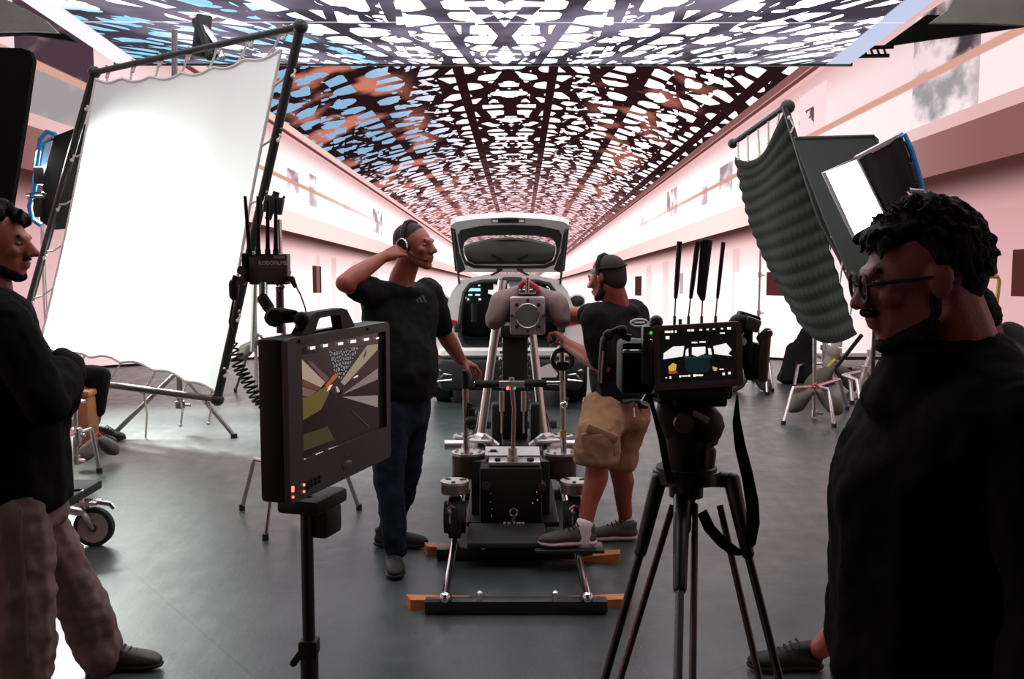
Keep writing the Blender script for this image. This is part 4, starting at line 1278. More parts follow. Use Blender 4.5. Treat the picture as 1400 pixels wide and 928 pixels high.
# lamps, bumper, trim
for sgn in (-1, 1):
    def k2(a, b, dy=0.0): return K(cxm + sgn * (a - cxm), b, dy)
    m = MB(); m.prism([k2(770, 438, -.02), k2(803, 434, -.0), k2(804, 441, -.0), k2(770, 446, -.02)], (0, .06, 0)); m.build('tail_lamp', TAIL_RED, car, smooth=False)
    m = MB(); m.prism([k2(770, 487, -.05), k2(800, 485, -.03), k2(800, 489, -.03), k2(770, 491, -.05)], (0, .05, 0)); m.build('red_reflector', TAIL_RED, car, smooth=False)
    m = MB(); m.tube([k2(775, 507, -.07), k2(796, 506, -.07)], .013, 6); m.tube([k2(776, 519, -.07), k2(797, 521, -.07), k2(787, 511, -.075), k2(776, 512, -.07)], .011, 6); m.build('chrome_trim', CHROME, car)
    m = MB(); m.box(k2(769, 448, -.02), (.05, .06, .09), None, .01); m.build('latch', CAR_BLACK, car)
m = MB(); m.hull([(K(606, 482, -.04), .05), (K(788, 482, -.04), .05), (K(606, 484, .1), .05), (K(788, 484, .1), .05)], 1); m.build('sill', CAR_WHITE, car)
m = MB(); m.hull([(K(604, 497, -.02), .07), (K(790, 497, -.02), .07), (K(608, 524, .0), .07), (K(786, 524, .0), .07), (K(608, 524, .3), .07), (K(786, 524, .3), .07)], 2); m.build('bumper', CAR_BLACK, car)
m = MB(); m.prism([K(737, 503, -.115), K(752, 497, -.115), K(763, 511, -.115), K(760, 516, -.115), K(738, 516, -.115)], (0, .01, 0)); m.build('number_plate', PLATE_PINK, car, smooth=False)
m = MB()
for a in (684, 714): m.ell(K(a, 490, -.10), .018)
m.build('tow_eye', PLATE_PINK, car)
for sgn in (-1, 1):
    for dy in (.55, 2.95):
        x = K(cxm + sgn * 95, 540).x
        w = MB(); w.cyl(V((x - .1, CY0 + dy, .30)), V((x + .1, CY0 + dy, .30)), .30, 36)
        bmesh.ops.bevel(w.bm, geom=[e for e in w.bm.edges if len(e.link_faces) == 2 and e.calc_face_angle(0) > 1.2], offset=.03, segments=2, affect='EDGES')
        ty = w.build('tyre', RUBBER, car)
        w = MB(); w.cyl(V((x + sgn * .085, CY0 + dy, .30)), V((x + sgn * .105, CY0 + dy, .30)), .2, 24); w.build('rim', ALU, ty)
m = MB(); m.box(V((cx0, CY0 + 1.9, .3)), (1.2, 3.4, .2), None, .04); m.build('underbody', CAR_BLACK, car)
# tailgate
HY, EY_ = .25, -.35
def T(a, b):
    s = (372 - b) / (372 - 298)
    return P(a, b, CY0 + HY + (EY_ - HY) * s)
tr_ = [(697, 297), (740, 299), (770, 303), (778, 308), (777, 322), (772, 345), (768, 366), (764, 372), (730, 372)]
to = tr_ + [(2 * cxm - a, b) for a, b in reversed(tr_)][:-1]
ti_r = [(697, 308), (735, 309), (764, 315), (768, 322), (766, 335), (763, 350), (758, 362), (745, 367), (722, 367)]
ti = ti_r + [(2 * cxm - a, b) for a, b in reversed(ti_r)][:-1]
tg = MB(); tg.ring([T(*p) for p in to], [T(*p) for p in ti], (0, .05, .05)); tgo = tg.build('tailgate', CAR_WHITE, car)
ki_r = [(697, 321), (730, 322), (752, 325), (759, 331), (761, 340), (760, 350), (756, 360), (745, 365), (722, 366)]
ki = ki_r + [(2 * cxm - a, b) for a, b in reversed(ki_r)][:-1]
m = MB(); m.ring([T(*p) + V((0, -.01, 0)) for p in ti], [T(*p) + V((0, -.01, 0)) for p in ki], (0, .03, .02)); m.build('inner_trim', CAR_BLACK, tgo)
m = MB(); gv = [m.bm.verts.new(T(*p) + V((0, .03, .02))) for p in ki]; m.bm.faces.new(gv); m.build('rear_window', GLASS, tgo, smooth=False)
sh_r = [(697, 332), (725, 334), (748, 339), (760, 344), (759, 352), (755, 361), (745, 366), (722, 367)]
shl = sh_r + [(2 * cxm - a, b) for a, b in reversed(sh_r)][:-1]
m = MB(); m.prism([T(*p) + V((0, .05, .035)) for p in shl], (0, .02, .02)); m.build('shelf_reflection', CAR_BLACK, tgo, smooth=False)  # dark sheet standing for the car's shelf reflected in the rear window
m = MB(); m.prism([T(*p) + V((0, -.012, 0)) for p in ((672, 299), (718, 299), (718, 305), (672, 305))], (0, .02, .01)); lt = m.build('latch_recess', CAR_BLACK, tgo, smooth=False)
m = MB()
for a in (677, 713): m.box(T(a, 302) + V((0, -.02, 0)), (.05, .01, .025))
m.build('lamp_lens', PLATE_PINK, tgo)
for sgn in (-1, 1):
    def k2(a, b, dy=0.0): return P(cxm + sgn * (a - cxm), b, CY0 + dy)
    m = MB(); m.prism([T(cxm + sgn * (a - cxm), b) + V((0, .0, .0)) for a, b in ((778, 310), (772, 312), (766, 345), (757, 369), (766, 373), (772, 370))], (0, .09, .06)); m.build('side_flange', CAR_BLACK, tgo, smooth=False)
    m = MB(); m.tube([k2(773, 316, -.3), k2(770, 352, 0.0), k2(766, 388, -.01)], .011, 8); m.build('gas_strut', CAR_BLACK, car)
    m = MB(); m.hull([(k2(708, 369, .18), .012), (k2(722, 376, .14), .012)], 1); m.hull([(k2(708, 369, .18), .012), (k2(714, 369, .18), .012)], 1); m.build('hinge', CAR_BLACK, car)
# ------------------------------------------------------------------ people
def head_shapes(mb, c, R, s=1.0, nose=1.0, jaw=1.0):
    def L(x, y, z): return c + R @ (V((x, y, z)) * s)
    def E(p, r): return (p, tuple(q * s for q in r) if isinstance(r, tuple) else r * s, R)
    mb.hull([E(L(-.018, 0, .035), (.092, .074, .082)), E(L(.025, 0, .012), (.062, .062, .078))], 3)
    mb.hull([E(L(.025, 0, .0), (.055, .06, .06)), E(L(.062, 0, -.092 * jaw), (.022, .026, .020)), E(L(.0, .048, -.055), .018), E(L(.0, -.048, -.055), .018), E(L(-.04, 0, .0), .05)], 2)
    mb.hull([E(L(.080, .028, .026), .013), E(L(.080, -.028, .026), .013), E(L(.086, 0, .024), .011)], 2)
    mb.hull([E(L(.086, 0, .018), .009), E(L(.110 * nose, 0, -.022), .0115), E(L(.092, .012, -.027), .009), E(L(.092, -.012, -.027), .009)], 2)
    mb.ell(L(.112 * nose, 0, -.024), .0125 * s)
    for k in (-1, 1):
        mb.ell(L(.060, .038 * k, -.016), tuple(q * s for q in (.022, .022, .022)), R)
        mb.ell(L(.098, .013 * k, -.028), .0095 * s)
        mb.ell(L(-.008, .078 * k, .0), tuple(q * s for q in (.020, .009, .031)), R)
        mb.ell(L(-.018, .085 * k, .006), tuple(q * s for q in (.014, .006, .024)), R)
    mb.ell(L(.086, 0, -.0525), tuple(q * s for q in (.013, .024, .0075)), R)
    mb.ell(L(.083, 0, -.0660), tuple(q * s for q in (.013, .022, .0080)), R)
    mb.ell(L(.072, 0, -.096 * jaw), tuple(q * s for q in (.017, .02, .015)), R)
    return L

def eyes(L, R, s, parent):
    for k in (-1, 1):
        m = MB(); m.ell(L(.0735, .031 * k, .008), tuple(q * s for q in (.012, .0145, .0095)), R)
        e = m.build('eye', EYEWHITE, parent)
        m = MB(); m.ell(L(.0825, .031 * k, .008), tuple(q * s for q in (.0045, .006, .006)), R); m.build('iris', IRIS, e)

def hand_shapes(mb, w, f, n, t, curl=(.3, .5, .4), s=1.0, thumb=.5, spread=.06):
    f = f.normalized(); n = (n - f * n.dot(f)).normalized(); t = (t - f * t.dot(f) - n * t.dot(n)).normalized()
    mb.hull([(w, .027 * s), (w + (f * .085 + t * .030) * s, .013 * s), (w + (f * .080 - t * .034) * s, .012 * s), (w + (f * .03 + t * .02) * s, .017 * s), (w + (f * .03 - t * .024) * s, .016 * s)], 2)
    for k in range(4):
        lat = (.033, .011, -.012, -.033)[k]
        ln = (.92, 1.0, .95, .78)[k]
        p = w + (f * (.088 - .004 * abs(k - 1)) + t * lat) * s
        d = (f + t * (1.5 - k) * spread).normalized()
        ang = 0
        prev = (p, .0098 * s)
        axis = d.cross(n).normalized()
        for j, sl in enumerate((.043, .027, .022)):
            ang += curl[j] * (1 + .12 * k)
            dd = d * math.cos(ang) + n * math.sin(ang)
            p = p + dd * sl * ln * s
            cur = (p, (.0092, .0085, .0075)[j] * s)
            mb.hull([prev, cur], 2)
            prev = cur
    p0 = w + (f * .022 + t * .026 + n * .008) * s
    d1 = (f * .62 + t * .72 + n * (.2 + thumb * .5)).normalized()
    p1 = p0 + d1 * .045 * s
    d2 = (f * (.9 - thumb * .3) + t * (.25 - thumb * .3) + n * (.2 + thumb * .7)).normalized()
    p2 = p1 + d2 * .032 * s
    p3 = p2 + (d2 + n * .2).normalized() * .024 * s
    mb.chain([(p0, .0155 * s), (p1, .0115 * s), (p2, .0105 * s), (p3, .0085 * s)], 2)

def nails(parent, pts): pass

def shoe(parent, heel, toe_dir, L=.29, m=SHOE_BLACK, sole=None, w=.1, high=.0, up=V((0, 0, 1)), name='shoe'):
    """heel = point on the ground under the heel's back"""
    x = toe_dir.normalized(); z = (up - x * up.dot(x)).normalized(); y = z.cross(x)
    R = Matrix((x, y, z)).transposed()
    def q(a, b, c): return heel + R @ V((a, b, c))
    b = MB()
    b.hull([(q(.05, 0, .045), (.045, w * .36, .035), R), (q(.12, 0, .05), (.05, w * .36, .04), R)])
    b.hull([(q(.06, 0, .075), (.045, w * .33, .035), R), (q(.05, 0, .095 + high), (.04, w * .30, .02), R), (q(.11, 0, .085), (.03, w * .3, .02), R)])
    b.hull([(q(.11, 0, .06), (.05, w * .36, .04), R), (q(L - .07, .004, .042), (.055, w * .44, .028), R)])
    b.hull([(q(L - .08, .004, .042), (.06, w * .45, .028), R), (q(L - .045, 0, .036), (.042, w * .36, .022), R)])
    o = blob(b, name, m, parent, .008, 3)
    s = MB()
    s.hull([(q(.045, 0, .018), (.045, w * .38, .018), R), (q(.12, 0, .018), (.03, w * .36, .018), R)])
    s.hull([(q(.12, 0, .018), (.03, w * .36, .018), R), (q(L - .08, .004, .018), (.06, w * .48, .018), R)])
    s.hull([(q(L - .08, .004, .018), (.06, w * .48, .018), R), (q(L - .045, 0, .02), (.046, w * .4, .014), R)])
    blob(s, 'sole', sole or RUBBER, o, .007, 2)
    l = MB()
    for k in range(5):
        a = .105 + .022 * k; zz = .118 - .011 * k
        l.tube([q(a, -w * .28, zz - .012), q(a + .006, 0, zz + .004), q(a, w * .28, zz - .012)], .004, 5)
    l.build('laces', m if m is not SHOE_BROWN else CLOTH_BLACK, o)
    return o

def ell_at(p, r, R=None): return (p, r, R) if R is not None else (p, r)

# ---------------- headset man (black T-shirt, jeans)
Y0 = 4.95
per = thing('person', 'man in black T-shirt and dark jeans holding his headset, hand on dolly rod', 'person', (P(545, 760, Y0).x, Y0, 0))
hc = P(567, 338, 4.94)
Fh = V((.90, -.42, .06)); R = frame_from(Fh)
b = MB()
L = head_shapes(b, hc, R, 1.03)
nb = P(549, 388, 4.97)
b.hull([(L(-.028, 0, -.045), .058), (nb + V((0, 0, .02)), .066)]); b.hull([(nb + V((0, 0, .02)), .066), (nb + V((-.01, 0, -.09)), (.075, .075, .04))])
ch = P(547, 430, 4.98)
RT = frame_from(V((.62, -.78, 0)))          # torso facing
b.hull([(ch, (.085, .135, .12), RT), (P(548, 500, 4.98), (.14, .16, .12), RT)])
b.hull([(P(548, 500, 4.98), (.13, .155, .1), RT), (P(547, 555, 4.98), (.11, .15, .08), RT)])
rs, re, rw = P(508, 397, 4.86), P(471, 387, 4.66), P(523, 352, 4.83)
b.chain([(rs, .062), (rs.lerp(re, .55), .054), (re, .044)]); b.chain([(re, .044), (re.lerp(rw, .3), .049), (rw, .030)])
hand_shapes(b, rw, V((.78, .10, .36)), V((.25, .75, -.6)), V((.5, .2, .8)), (.35, .75, .6), .98, .7)
ls, le, lw = P(585, 400, 5.12), P(605, 452, 5.22), P(631, 494, 5.33)
b.chain([(ls, .062), (ls.lerp(le, .55), .052), (le, .045)]); b.chain([(le, .044), (le.lerp(lw, .35), .047), (lw, .030)])
hand_shapes(b, lw, V((.55, .08, -.22)), V((.15, 0, -1)), V((.1, -1, 0)), (.55, .6, .5), .98, .8)
hipL, hipR = P(562, 560, 5.06), P(535, 560, 4.90)
knL, knR = P(556, 650, 5.10), P(532, 652, 4.86)
anL, anR = P(531, 732, 5.22), P(541, 752, 4.84)
for h_, k_, a_ in ((hipL, knL, anL), (hipR, knR, anR)):
    b.chain([(h_, .075), (k_, .052), (k_.lerp(a_, .3), .05), (a_, .036)])
blob(b, 'body', SKIN, per, .0058, 5)
eyes(L, R, 1.03, per)
# cropped hair and stubble
b = MB(); b.hull([(L(-.022, 0, .043), (.0925, .0765, .081), R), (L(-.045, 0, .005), (.066, .071, .06), R)], 3)
hair_cut = blob(b, 'cropped_hair', STUBBLE, per, .007, 2)
b = MB()
for k in (-1, 1): b.hull([(L(.078, .040 * k, .030), .0045), (L(.088, .014 * k, .031), .0045)], 1)
b.build('eyebrows', HAIR, per)
# shirt
b = MB()
b.hull([(P(520, 402, 4.90), .075), (P(575, 406, 5.06), .075), (nb + V((0, 0, -.03)), (.078, .078, .03))])
b.hull([(P(517, 410, 4.92), (.09, .09, .09)), (P(578, 412, 5.06), (.085, .085, .09)), (P(548, 470, 4.96), (.15, .19, .10), RT)])
b.hull([(P(548, 465, 4.96), (.15, .19, .10), RT), (P(550, 505, 4.95), (.175, .195, .11), RT)])
b.hull([(P(550, 505, 4.95), (.175, .195, .11), RT), (P(546, 542, 4.97), (.155, .19, .03), RT)])
b.hull([(P(512, 402, 4.88), .08), (rs.lerp(re, .62), .068)])
b.hull([(P(584, 402, 5.11), .090), (ls.lerp(le, .85), .068)])
blob(b, 'tee_shirt', TEE_CHARCOAL, per, .010, 3, .03, .11)
# chest logo: three slanted bars
m = MB()
for k in range(3):
    q = P(571 + 4.4 * k, 409 - .3 * k, 4.765)
    m.box(q + V((0, .0, -.004 * (2 - k))), (.009, .004, .018 + .009 * k), (0, -.5, .5))
m.build('chest_logo', mat('grey_print', (.16, .15, .15), .7), per)
# jeans
b = MB()
b.hull([(P(546, 540, 4.98), (.135, .165, .05), RT), (P(546, 572, 4.98), (.135, .17, .07), RT)])
b.chain([(hipL + V((-.01, 0, .01)), .112), (knL, .074), (knL.lerp(anL, .35), .072), (anL + V((0, 0, .02)), .054)])
b.chain([(hipR, .112), (knR, .076), (knR.lerp(anR, .35), .073), (anR + V((0, 0, .01)), .056)])
blob(b, 'jeans', DENIM, per, .010, 3, .03, .08)
g = G(512, 752); shoe(per, V((P(509, 750, 5.2).x, 5.22, 0)), V((1, -.10, 0)), .31, SHOE_BLACK, None, .105)
shoe(per, V((P(536, 760, 4.93).x, 4.95, 0)), V((.16, -1, 0)), .30, mat('charcoal_shoe', (.018, .017, .013), .7, noise=.2), None, .112)
# headset
hs = MB()
pts = [L(-.01, -.092, .02), L(-.012, -.088, .07), L(-.015, -.05, .118), L(-.016, 0, .128), L(-.015, .05, .118), L(-.012, .088, .07), L(-.01, .092, .02)]
hs.tube(pts, .009, 8); ho = hs.build('headset', BLACK_PLASTIC, per)
for k in (-1, 1):
    m = MB(); m.cyl(L(-.008, .080 * k, .005), L(-.008, .105 * k, .005), .036, 20); m.build('ear_cup', BLACK_PLASTIC, ho)
    m = MB(); m.tube([L(-.008 + .030 * math.cos(a), .107 * k, .005 + .036 * math.sin(a)) for a in [j * math.pi / 8 for j in range(16)]], .004, 6, closed=True); m.build('silver_ring', CHROME, ho)
m = MB(); m.tube([L(.015, -.098, -.02), L(.05, -.094, -.05), L(.085, -.066, -.066)], .0035, 6); m.ell(L(.090, -.058, -.068), (.013, .009, .009), R); m.build('microphone_boom', BLACK_PLASTIC, ho)

# ---------------- man in khaki cargo shorts
Y1 = 5.15
per = thing('person', 'man in black T-shirt and khaki cargo shorts leaning at the dolly', 'person', (P(840, 750, Y1).x, 5.2, 0))
hc = P(829, 381, 5.16)
Fh = V((-.80, .58, -.16)); R = frame_from(Fh)
b = MB()
L = head_shapes(b, hc, R, 1.0)
nb = P(843, 417, 5.17)
b.hull([(L(-.03, 0, -.04), .060), (nb, .070)]); b.hull([(nb, .066), (nb + V((0.01, 0, -.10)), (.075, .075, .04))])
RT = frame_from(V((-.80, .60, 0)))
b.hull([(P(842, 450, 5.18), (.085, .135, .11), RT), (P(845, 545, 5.15), (.11, .15, .09), RT)])
ls, le, lw = P(818, 436, 5.03), P(824, 500, 5.0), P(775, 470, 5.30)
b.chain([(ls, .062), (ls.lerp(le, .5), .054), (le, .045)]); b.chain([(le, .045), (le.lerp(lw, .3), .047), (lw, .03)])
hand_shapes(b, lw, V((-.5, .35, .55)), V((-.75, .2, -.5)), V((.2, .9, .2)), (.75, .95, .7), .98, .9)
rs, re, rw = P(834, 428, 5.36), P(795, 432, 5.50), P(752, 428, 5.62)
b.chain([(rs, .062), (rs.lerp(re, .5), .055), (re, .048)]); b.chain([(re, .048), (re.lerp(rw, .3), .046), (rw, .032)])
hand_shapes(b, rw, V((-.9, .1, .1)), V((0, -.9, -.4)), V((0, -.3, .9)), (.4, .5, .4), .98)
hipL, hipR = P(828, 562, 5.08), P(860, 562, 5.24)
knL, knR = P(817, 628, 4.93), P(846, 634, 5.26)
anL, anR = P(799, 722, 4.86), P(856, 712, 5.36)
for h_, k_, a_ in ((hipL, knL, anL), (hipR, knR, anR)):
    b.chain([(h_, .085), (k_, .060), (k_.lerp(a_, .28) + V((.012, 0, 0)), .062), (k_.lerp(a_, .6), .047), (a_, .038)])
blob(b, 'body', SKIN_TAN, per, .0058, 5)
eyes(L, R, 1.0, per)
b = MB(); b.hull([(L(-.024, 0, .042), (.0925, .0775, .082), R), (L(-.05, 0, -.01), (.062, .066, .065), R)], 3)
blob(b, 'cropped_hair', STUBBLE, per, .007, 2)
b = MB(); b.hull([(L(.045, 0, -.085), (.036, .042, .024), R), (L(.0, .045, -.06), .02), (L(.0, -.045, -.06), .02), (L(-.002, .062, -.03), .012), (L(-.002, -.062, -.03), .012)])
blob(b, 'beard', STUBBLE, per, .007, 2)
hb = MB()
hb.tube([L(-.005, .088, .02), L(.0, .084, .07), L(-.004, .05, .116), L(-.006, 0, .127), L(-.004, -.05, .116), L(.0, -.084, .07), L(-.005, -.088, .02)], .010, 8)
ho = hb.build('headset', BLACK_PLASTIC, per)
m = MB(); m.box(L(.022, .081, .045), (.036, .016, .028), R, .006); m.build('pale_pad', mat('pale_pad', (.62, .58, .56), .6), ho)
m = MB(); m.tube([L(-.115, -.02, .055), L(-.115, .02, .05), L(-.10, .055, .045), L(-.05, .08, .05), L(.0, .086, .052)], .006, 6); m.build('head_strap', BLACK_PLASTIC, ho)
b = MB()
b.hull([(P(822, 437, 5.06), .085), (P(866, 430, 5.30), .085), (nb + V((0.01, 0, -.025)), (.084, .084, .035))])
b.hull([(P(824, 442, 5.08), .095), (P(864, 438, 5.28), .095), (P(846, 490, 5.16), (.155, .18, .1), RT)])
b.hull([(P(846, 490, 5.16), (.155, .18, .1), RT), (P(846, 545, 5.14), (.145, .17, .04), RT)])
b.hull([(P(817, 437, 5.03), .094), (ls.lerp(le, .80), .074)])
b.hull([(P(836, 432, 5.34), .085), (rs.lerp(re, .75), .070)])
blob(b, 'tee_shirt', TEE_BLACK, per, .010, 3, .03, .11)
m = MB(); q = P(874, 441, 5.02)
Fo = [q + V((.045 * math.cos(a), .01 * math.cos(a), .018 * math.sin(a))) for a in [k * math.pi / 10 for k in range(20)]]
m.tube(Fo, .005, 6, closed=True); m.tube([q + V((-.028, 0, 0)), q + V((.028, 0, 0))], .006, 6); m.build('back_logo', mat('white_print', (.75, .7, .7), .7), per)
b = MB()
b.hull([(P(845, 541, 5.15), (.145, .165, .04), RT), (P(845, 572, 5.15), (.15, .165, .08), RT)])
b.chain([(hipL, .125), (knL + V((0, 0, .12)), .115), (knL + V((-.005, 0, -.01)), (.125, .11, .025))])
b.chain([(hipR, .125), (knR + V((0, 0, .10)), .110), (knR + V((.0, 0, -.01)), (.10, .10, .025))])
sh = blob(b, 'cargo_shorts', KHAKI, per, .010, 3, .035, .09)
m = MB(); q = P(818, 608, 4.855); m.box(q, (.16, .03, .15), (.05, -.2, .1), .012); pk = m.build('cargo_pocket', KHAKI, sh)
m = MB(); m.box(P(823, 592, 4.84), (.17, .03, .045), (.05, .42, .1), .01); m.build('pocket_flap', KHAKI, pk)
m = MB(); m.tube([P(850, 549, 4.98), P(866, 547, 5.0), P(884, 549, 5.08)], .012, 6); m.box(P(880, 552, 5.05), (.05, .03, .05), None, .008); m.build('belt_pouch', BLACK_METAL, sh)
m = MB(); m.tube([P(866, 549, 4.96), P(861, 553, 4.95), P(866, 558, 4.95), P(871, 553, 4.95), P(866, 549, 4.96)], .004, 6); m.tube([P(866, 557, 4.95), P(867, 570, 4.95)], .006, 6); m.build('key_clip', CHROME, sh)
for a_, hx, hy, z0, dr in ((anL, 818, 4.86, .115, V((-1, -.06, 0))), (anR, 874, 5.33, 0, V((-1, -.02, 0)))):
    m = MB(); m.chain([(a_ + V((0, 0, .02)), .046), (a_ + V((0, 0, -.07)), .048)]); blob(m, 'sock', SOCK, per, .008, 2)
    shoe(per, V((P(hx, 745, hy).x, hy, z0)), dr, .31, SHOE_BROWN, SOLE_PALE, .108)
m = MB(); m.box(V((P(778, 750, 4.85).x, 4.85, .106)), (.34, .15, .016), None, .004)
o = m.build('step_board', BLACK_METAL); tag(o, 'black foot board on the track rail beneath the taupe sneaker', 'board')

# ---------------- curly haired man with folded arms
Y2 = 3.3
per = thing('person', 'curly-haired bearded man in black jacket and brown trousers with folded arms', 'person', (P(20, 700, Y2).x, Y2, 0))
hc = P(-2, 335, Y2)
Fh = V((.985, .05, -.03)); R = frame_from(Fh)
b = MB()
L = head_shapes(b, hc, R, 1.04, 1.05, 1.0)
nb = P(-12, 405, Y2)
b.hull([(L(-.03, 0, -.045), .06), (nb, .07)]); b.hull([(nb, .066), (nb + V((-.01, 0, -.10)), (.075, .075, .04))])
RT = frame_from(V((.97, .1, 0)))
b.hull([(P(5, 470, Y2), (.085, .135, .12), RT), (P(20, 640, Y2), (.11, .15, .1), RT)])
ls, le, lw = P(0, 440, Y2 + .2), P(58, 555, Y2 + .26), P(88, 512, Y2 - .02)
rs, re, rw = P(5, 440, Y2 - .19), P(62, 552, Y2 - .22), P(88, 500, Y2 + .12)
b.chain([(ls, .06), (le, .046)]); b.chain([(le, .046), (lw, .032)])
b.chain([(rs, .06), (re, .046)]); b.chain([(re, .046), (rw, .032)])
hand_shapes(b, lw, V((-.35, -.8, -.1)), V((-.9, .2, 0)), V((.1, 0, .9)), (.3, .5, .5), .95, .3)
hand_shapes(b, rw, V((-.35, .7, -.25)), V((-.9, -.2, 0)), V((.1, 0, .9)), (.4, .6, .5), .95, .3)
hipR, knR, anR = P(22, 672, Y2 - .10), P(34, 800, Y2 - .08), P(40, 960, Y2 - .06)
hipL, knL, anL = P(40, 672, Y2 + .10), P(96, 800, Y2 + .20), P(140, 904, Y2 + .34)
b.chain([(hipR, .08), (knR, .055), (anR, .038)]); b.chain([(hipL, .08), (knL, .055), (anL, .038)])
blob(b, 'body', SKIN, per, .0055, 5)
eyes(L, R, 1.04, per)
b = MB(); b.hull([(L(-.03, 0, .05), (.092, .08, .085), R), (L(-.06, 0, .0), (.06, .07, .07), R)], 3)
rg = random.Random(3)
for k in range(150):
    th, ph = rg.uniform(-math.pi, math.pi), rg.uniform(-.25, 1.5)
    d = V((math.cos(th) * math.cos(ph), math.sin(th) * math.cos(ph), math.sin(ph)))
    if d.x > .35 and d.z < .42: continue
    b.ell(L(-.03 + d.x * .097, d.y * .083, .05 + d.z * .094), rg.uniform(.012, .023), sub=1)
b.hull([(L(.055, 0, .10), .022), (L(.075, .03, .088), .016), (L(.075, -.03, .088), .016)])
for k in range(10): b.ell(L(.072 + rg.uniform(-.01, .016), rg.uniform(-.05, .05), .09 + rg.uniform(-.03, .02)), rg.uniform(.010, .016), sub=1)
blob(b, 'curly_hair', HAIR, per, .005, 1)
b = MB(); b.hull([(L(.062, 0, -.096), (.026, .03, .022), R), (L(.03, .045, -.08), .015), (L(.03, -.045, -.08), .015), (L(.0, .052, -.06), .016), (L(.0, -.052, -.06), .016)])
b.hull([(L(.0, .052, -.06), .016), (L(-.006, .066, -.02), .008)]); b.hull([(L(.0, -.052, -.06), .016), (L(-.006, -.066, -.02), .008)])
b.hull([(L(.090, .018, -.042), .0055), (L(.096, 0, -.040), .005), (L(.090, -.018, -.042), .0055)])
blob(b, 'beard', HAIR, per, .005, 1, .01, .02)
b = MB()
for k in (-1, 1): b.hull([(L(.078, .042 * k, .030), .005), (L(.088, .014 * k, .030), .005)], 1)
b.build('eyebrows', HAIR, per)
b = MB()
b.hull([(P(-5, 432, Y2 - .17), .085), (P(-5, 432, Y2 + .17), .085), (nb + V((0, 0, -.01)), (.085, .085, .04))])
b.hull([(P(0, 440, Y2 - .14), .11), (P(0, 440, Y2 + .14), .11), (P(22, 560, Y2), (.165, .18, .1), RT)])
b.hull([(P(22, 560, Y2), (.165, .18, .1), RT), (P(30, 684, Y2), (.160, .205, .05), RT)])
b.hull([(rs, .082), (re, .072)]); b.hull([(re, .07), (rw.lerp(re, .1), .05)]); b.hull([(ls, .082), (le, .072)]); b.hull([(le, .07), (lw.lerp(le, .1), .05)])
b.hull([(P(62, 540, Y2 - .2), .07), (P(82, 520, Y2 - .05), .075), (P(80, 545, Y2 + .05), .07)])
blob(b, 'black_jacket', DUVETYN, per, .010, 3, .03, .12)
b = MB(); b.chain([(P(85, 490, Y2 + .05), .040), (P(101, 497, Y2 + .02), .036), (P(104, 512, Y2), .035)]); blob(b, 'jacket_cuff', CLOTH_BLACK, per, .008, 2)
b = MB()
b.hull([(P(28, 660, Y2), (.12, .16, .05), RT), (P(32, 705, Y2), (.135, .17, .08), RT)])
b.chain([(hipR + V((0, 0, -.06)), .105), (knR, .098), (anR + V((0, 0, .12)), .092)])
b.chain([(hipL + V((0, 0, -.06)), .105), (knL, .094), (anL + V((-.03, 0, .12)), .095), (anL + V((-.01, 0, .03)), .085)])
tr_ = blob(b, 'trousers', TROUSER, per, .010, 3, .05, .10, 2)
m = MB(); m.tube([hipR + V((.075, -.13, -.02)), hipR.lerp(knR, .5) + V((.06, -.115, 0)), knR + V((.05, -.098, 0)), knR.lerp(anR, .5) + V((.05, -.098, 0))], .004, 5); m.build('side_seam', TROUSER, tr_)
shoe(per, V((P(112, 912, Y2 + .34).x, Y2 + .36, 0)), V((1, .05, .0)), .30, BOOT, None, .105, .06, name='boot')
shoe(per, V((P(10, 960, Y2 - .06).x, Y2 - .06, 0)), V((1, -.15, 0)), .30, BOOT, None, .105, .06, name='boot')

# ---------------- man with glasses, nearest
Y3 = 1.75
per = thing('person', 'dark-haired man with glasses and moustache in plain black top seen close up', 'person', (P(1290, 900, Y3).x, Y3, 0))
hc = P(1258, 384, Y3)
Fh = V((-.985, .10, -.14)); R = frame_from(Fh)
b = MB()
L = head_shapes(b, hc, R, 1.03, .98, 1.04)
nb = P(1318, 478, Y3 + .02)
b.hull([(L(-.035, 0, -.03), .062), (nb + V((-.01, 0, .02)), .066)]); b.hull([(nb, .064), (nb + V((.0, 0, -.10)), (.075, .075, .04))])
RT = frame_from(V((-.98, .1, 0)))
ct = P(1310, 640, Y3 + .04)
b.hull([(ct + V((0, 0, .06)), (.085, .135, .12), RT), (ct + V((-.01, 0, -.35)), (.12, .15, .1), RT)])
nls, nle, nlw = nb + V((.02, -.19, -.11)), nb + V((.04, -.27, -.41)), nb + V((-.02, -.27, -.66))
fls, fle, flw = nb + V((.0, .21, -.11)), nb + V((-.02, .29, -.41)), nb + V((-.06, .29, -.66))
for a, e, w in ((nls, nle, nlw), (fls, fle, flw)):
    b.chain([(a, .06), (e, .046)]); b.chain([(e, .046), (w, .032)])
hand_shapes(b, nlw, V((-.1, 0, -1)), V((0, 1, 0)), V((-1, 0, 0)), (.3, .4, .4), 1.0, .4)
hand_shapes(b, flw, V((-.1, 0, -1)), V((0, -1, 0)), V((-1, 0, 0)), (.3, .4, .4), 1.0, .4)
hx = ct.x
for k in (-1, 1):
    b.chain([(V((hx, Y3 + .04 + .1 * k, .86)), .085), (V((hx - .03, Y3 + .04 + .1 * k, .47)), .058), (V((hx + .02, Y3 + .04 + .1 * k, .1)), .04)])
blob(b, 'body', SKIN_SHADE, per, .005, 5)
eyes(L, R, 1.03, per)
rg = random.Random(11)
b = MB(); b.hull([(L(-.030, 0, .050), (.090, .078, .076), R), (L(-.066, 0, .005), (.046, .062, .06), R)], 3)
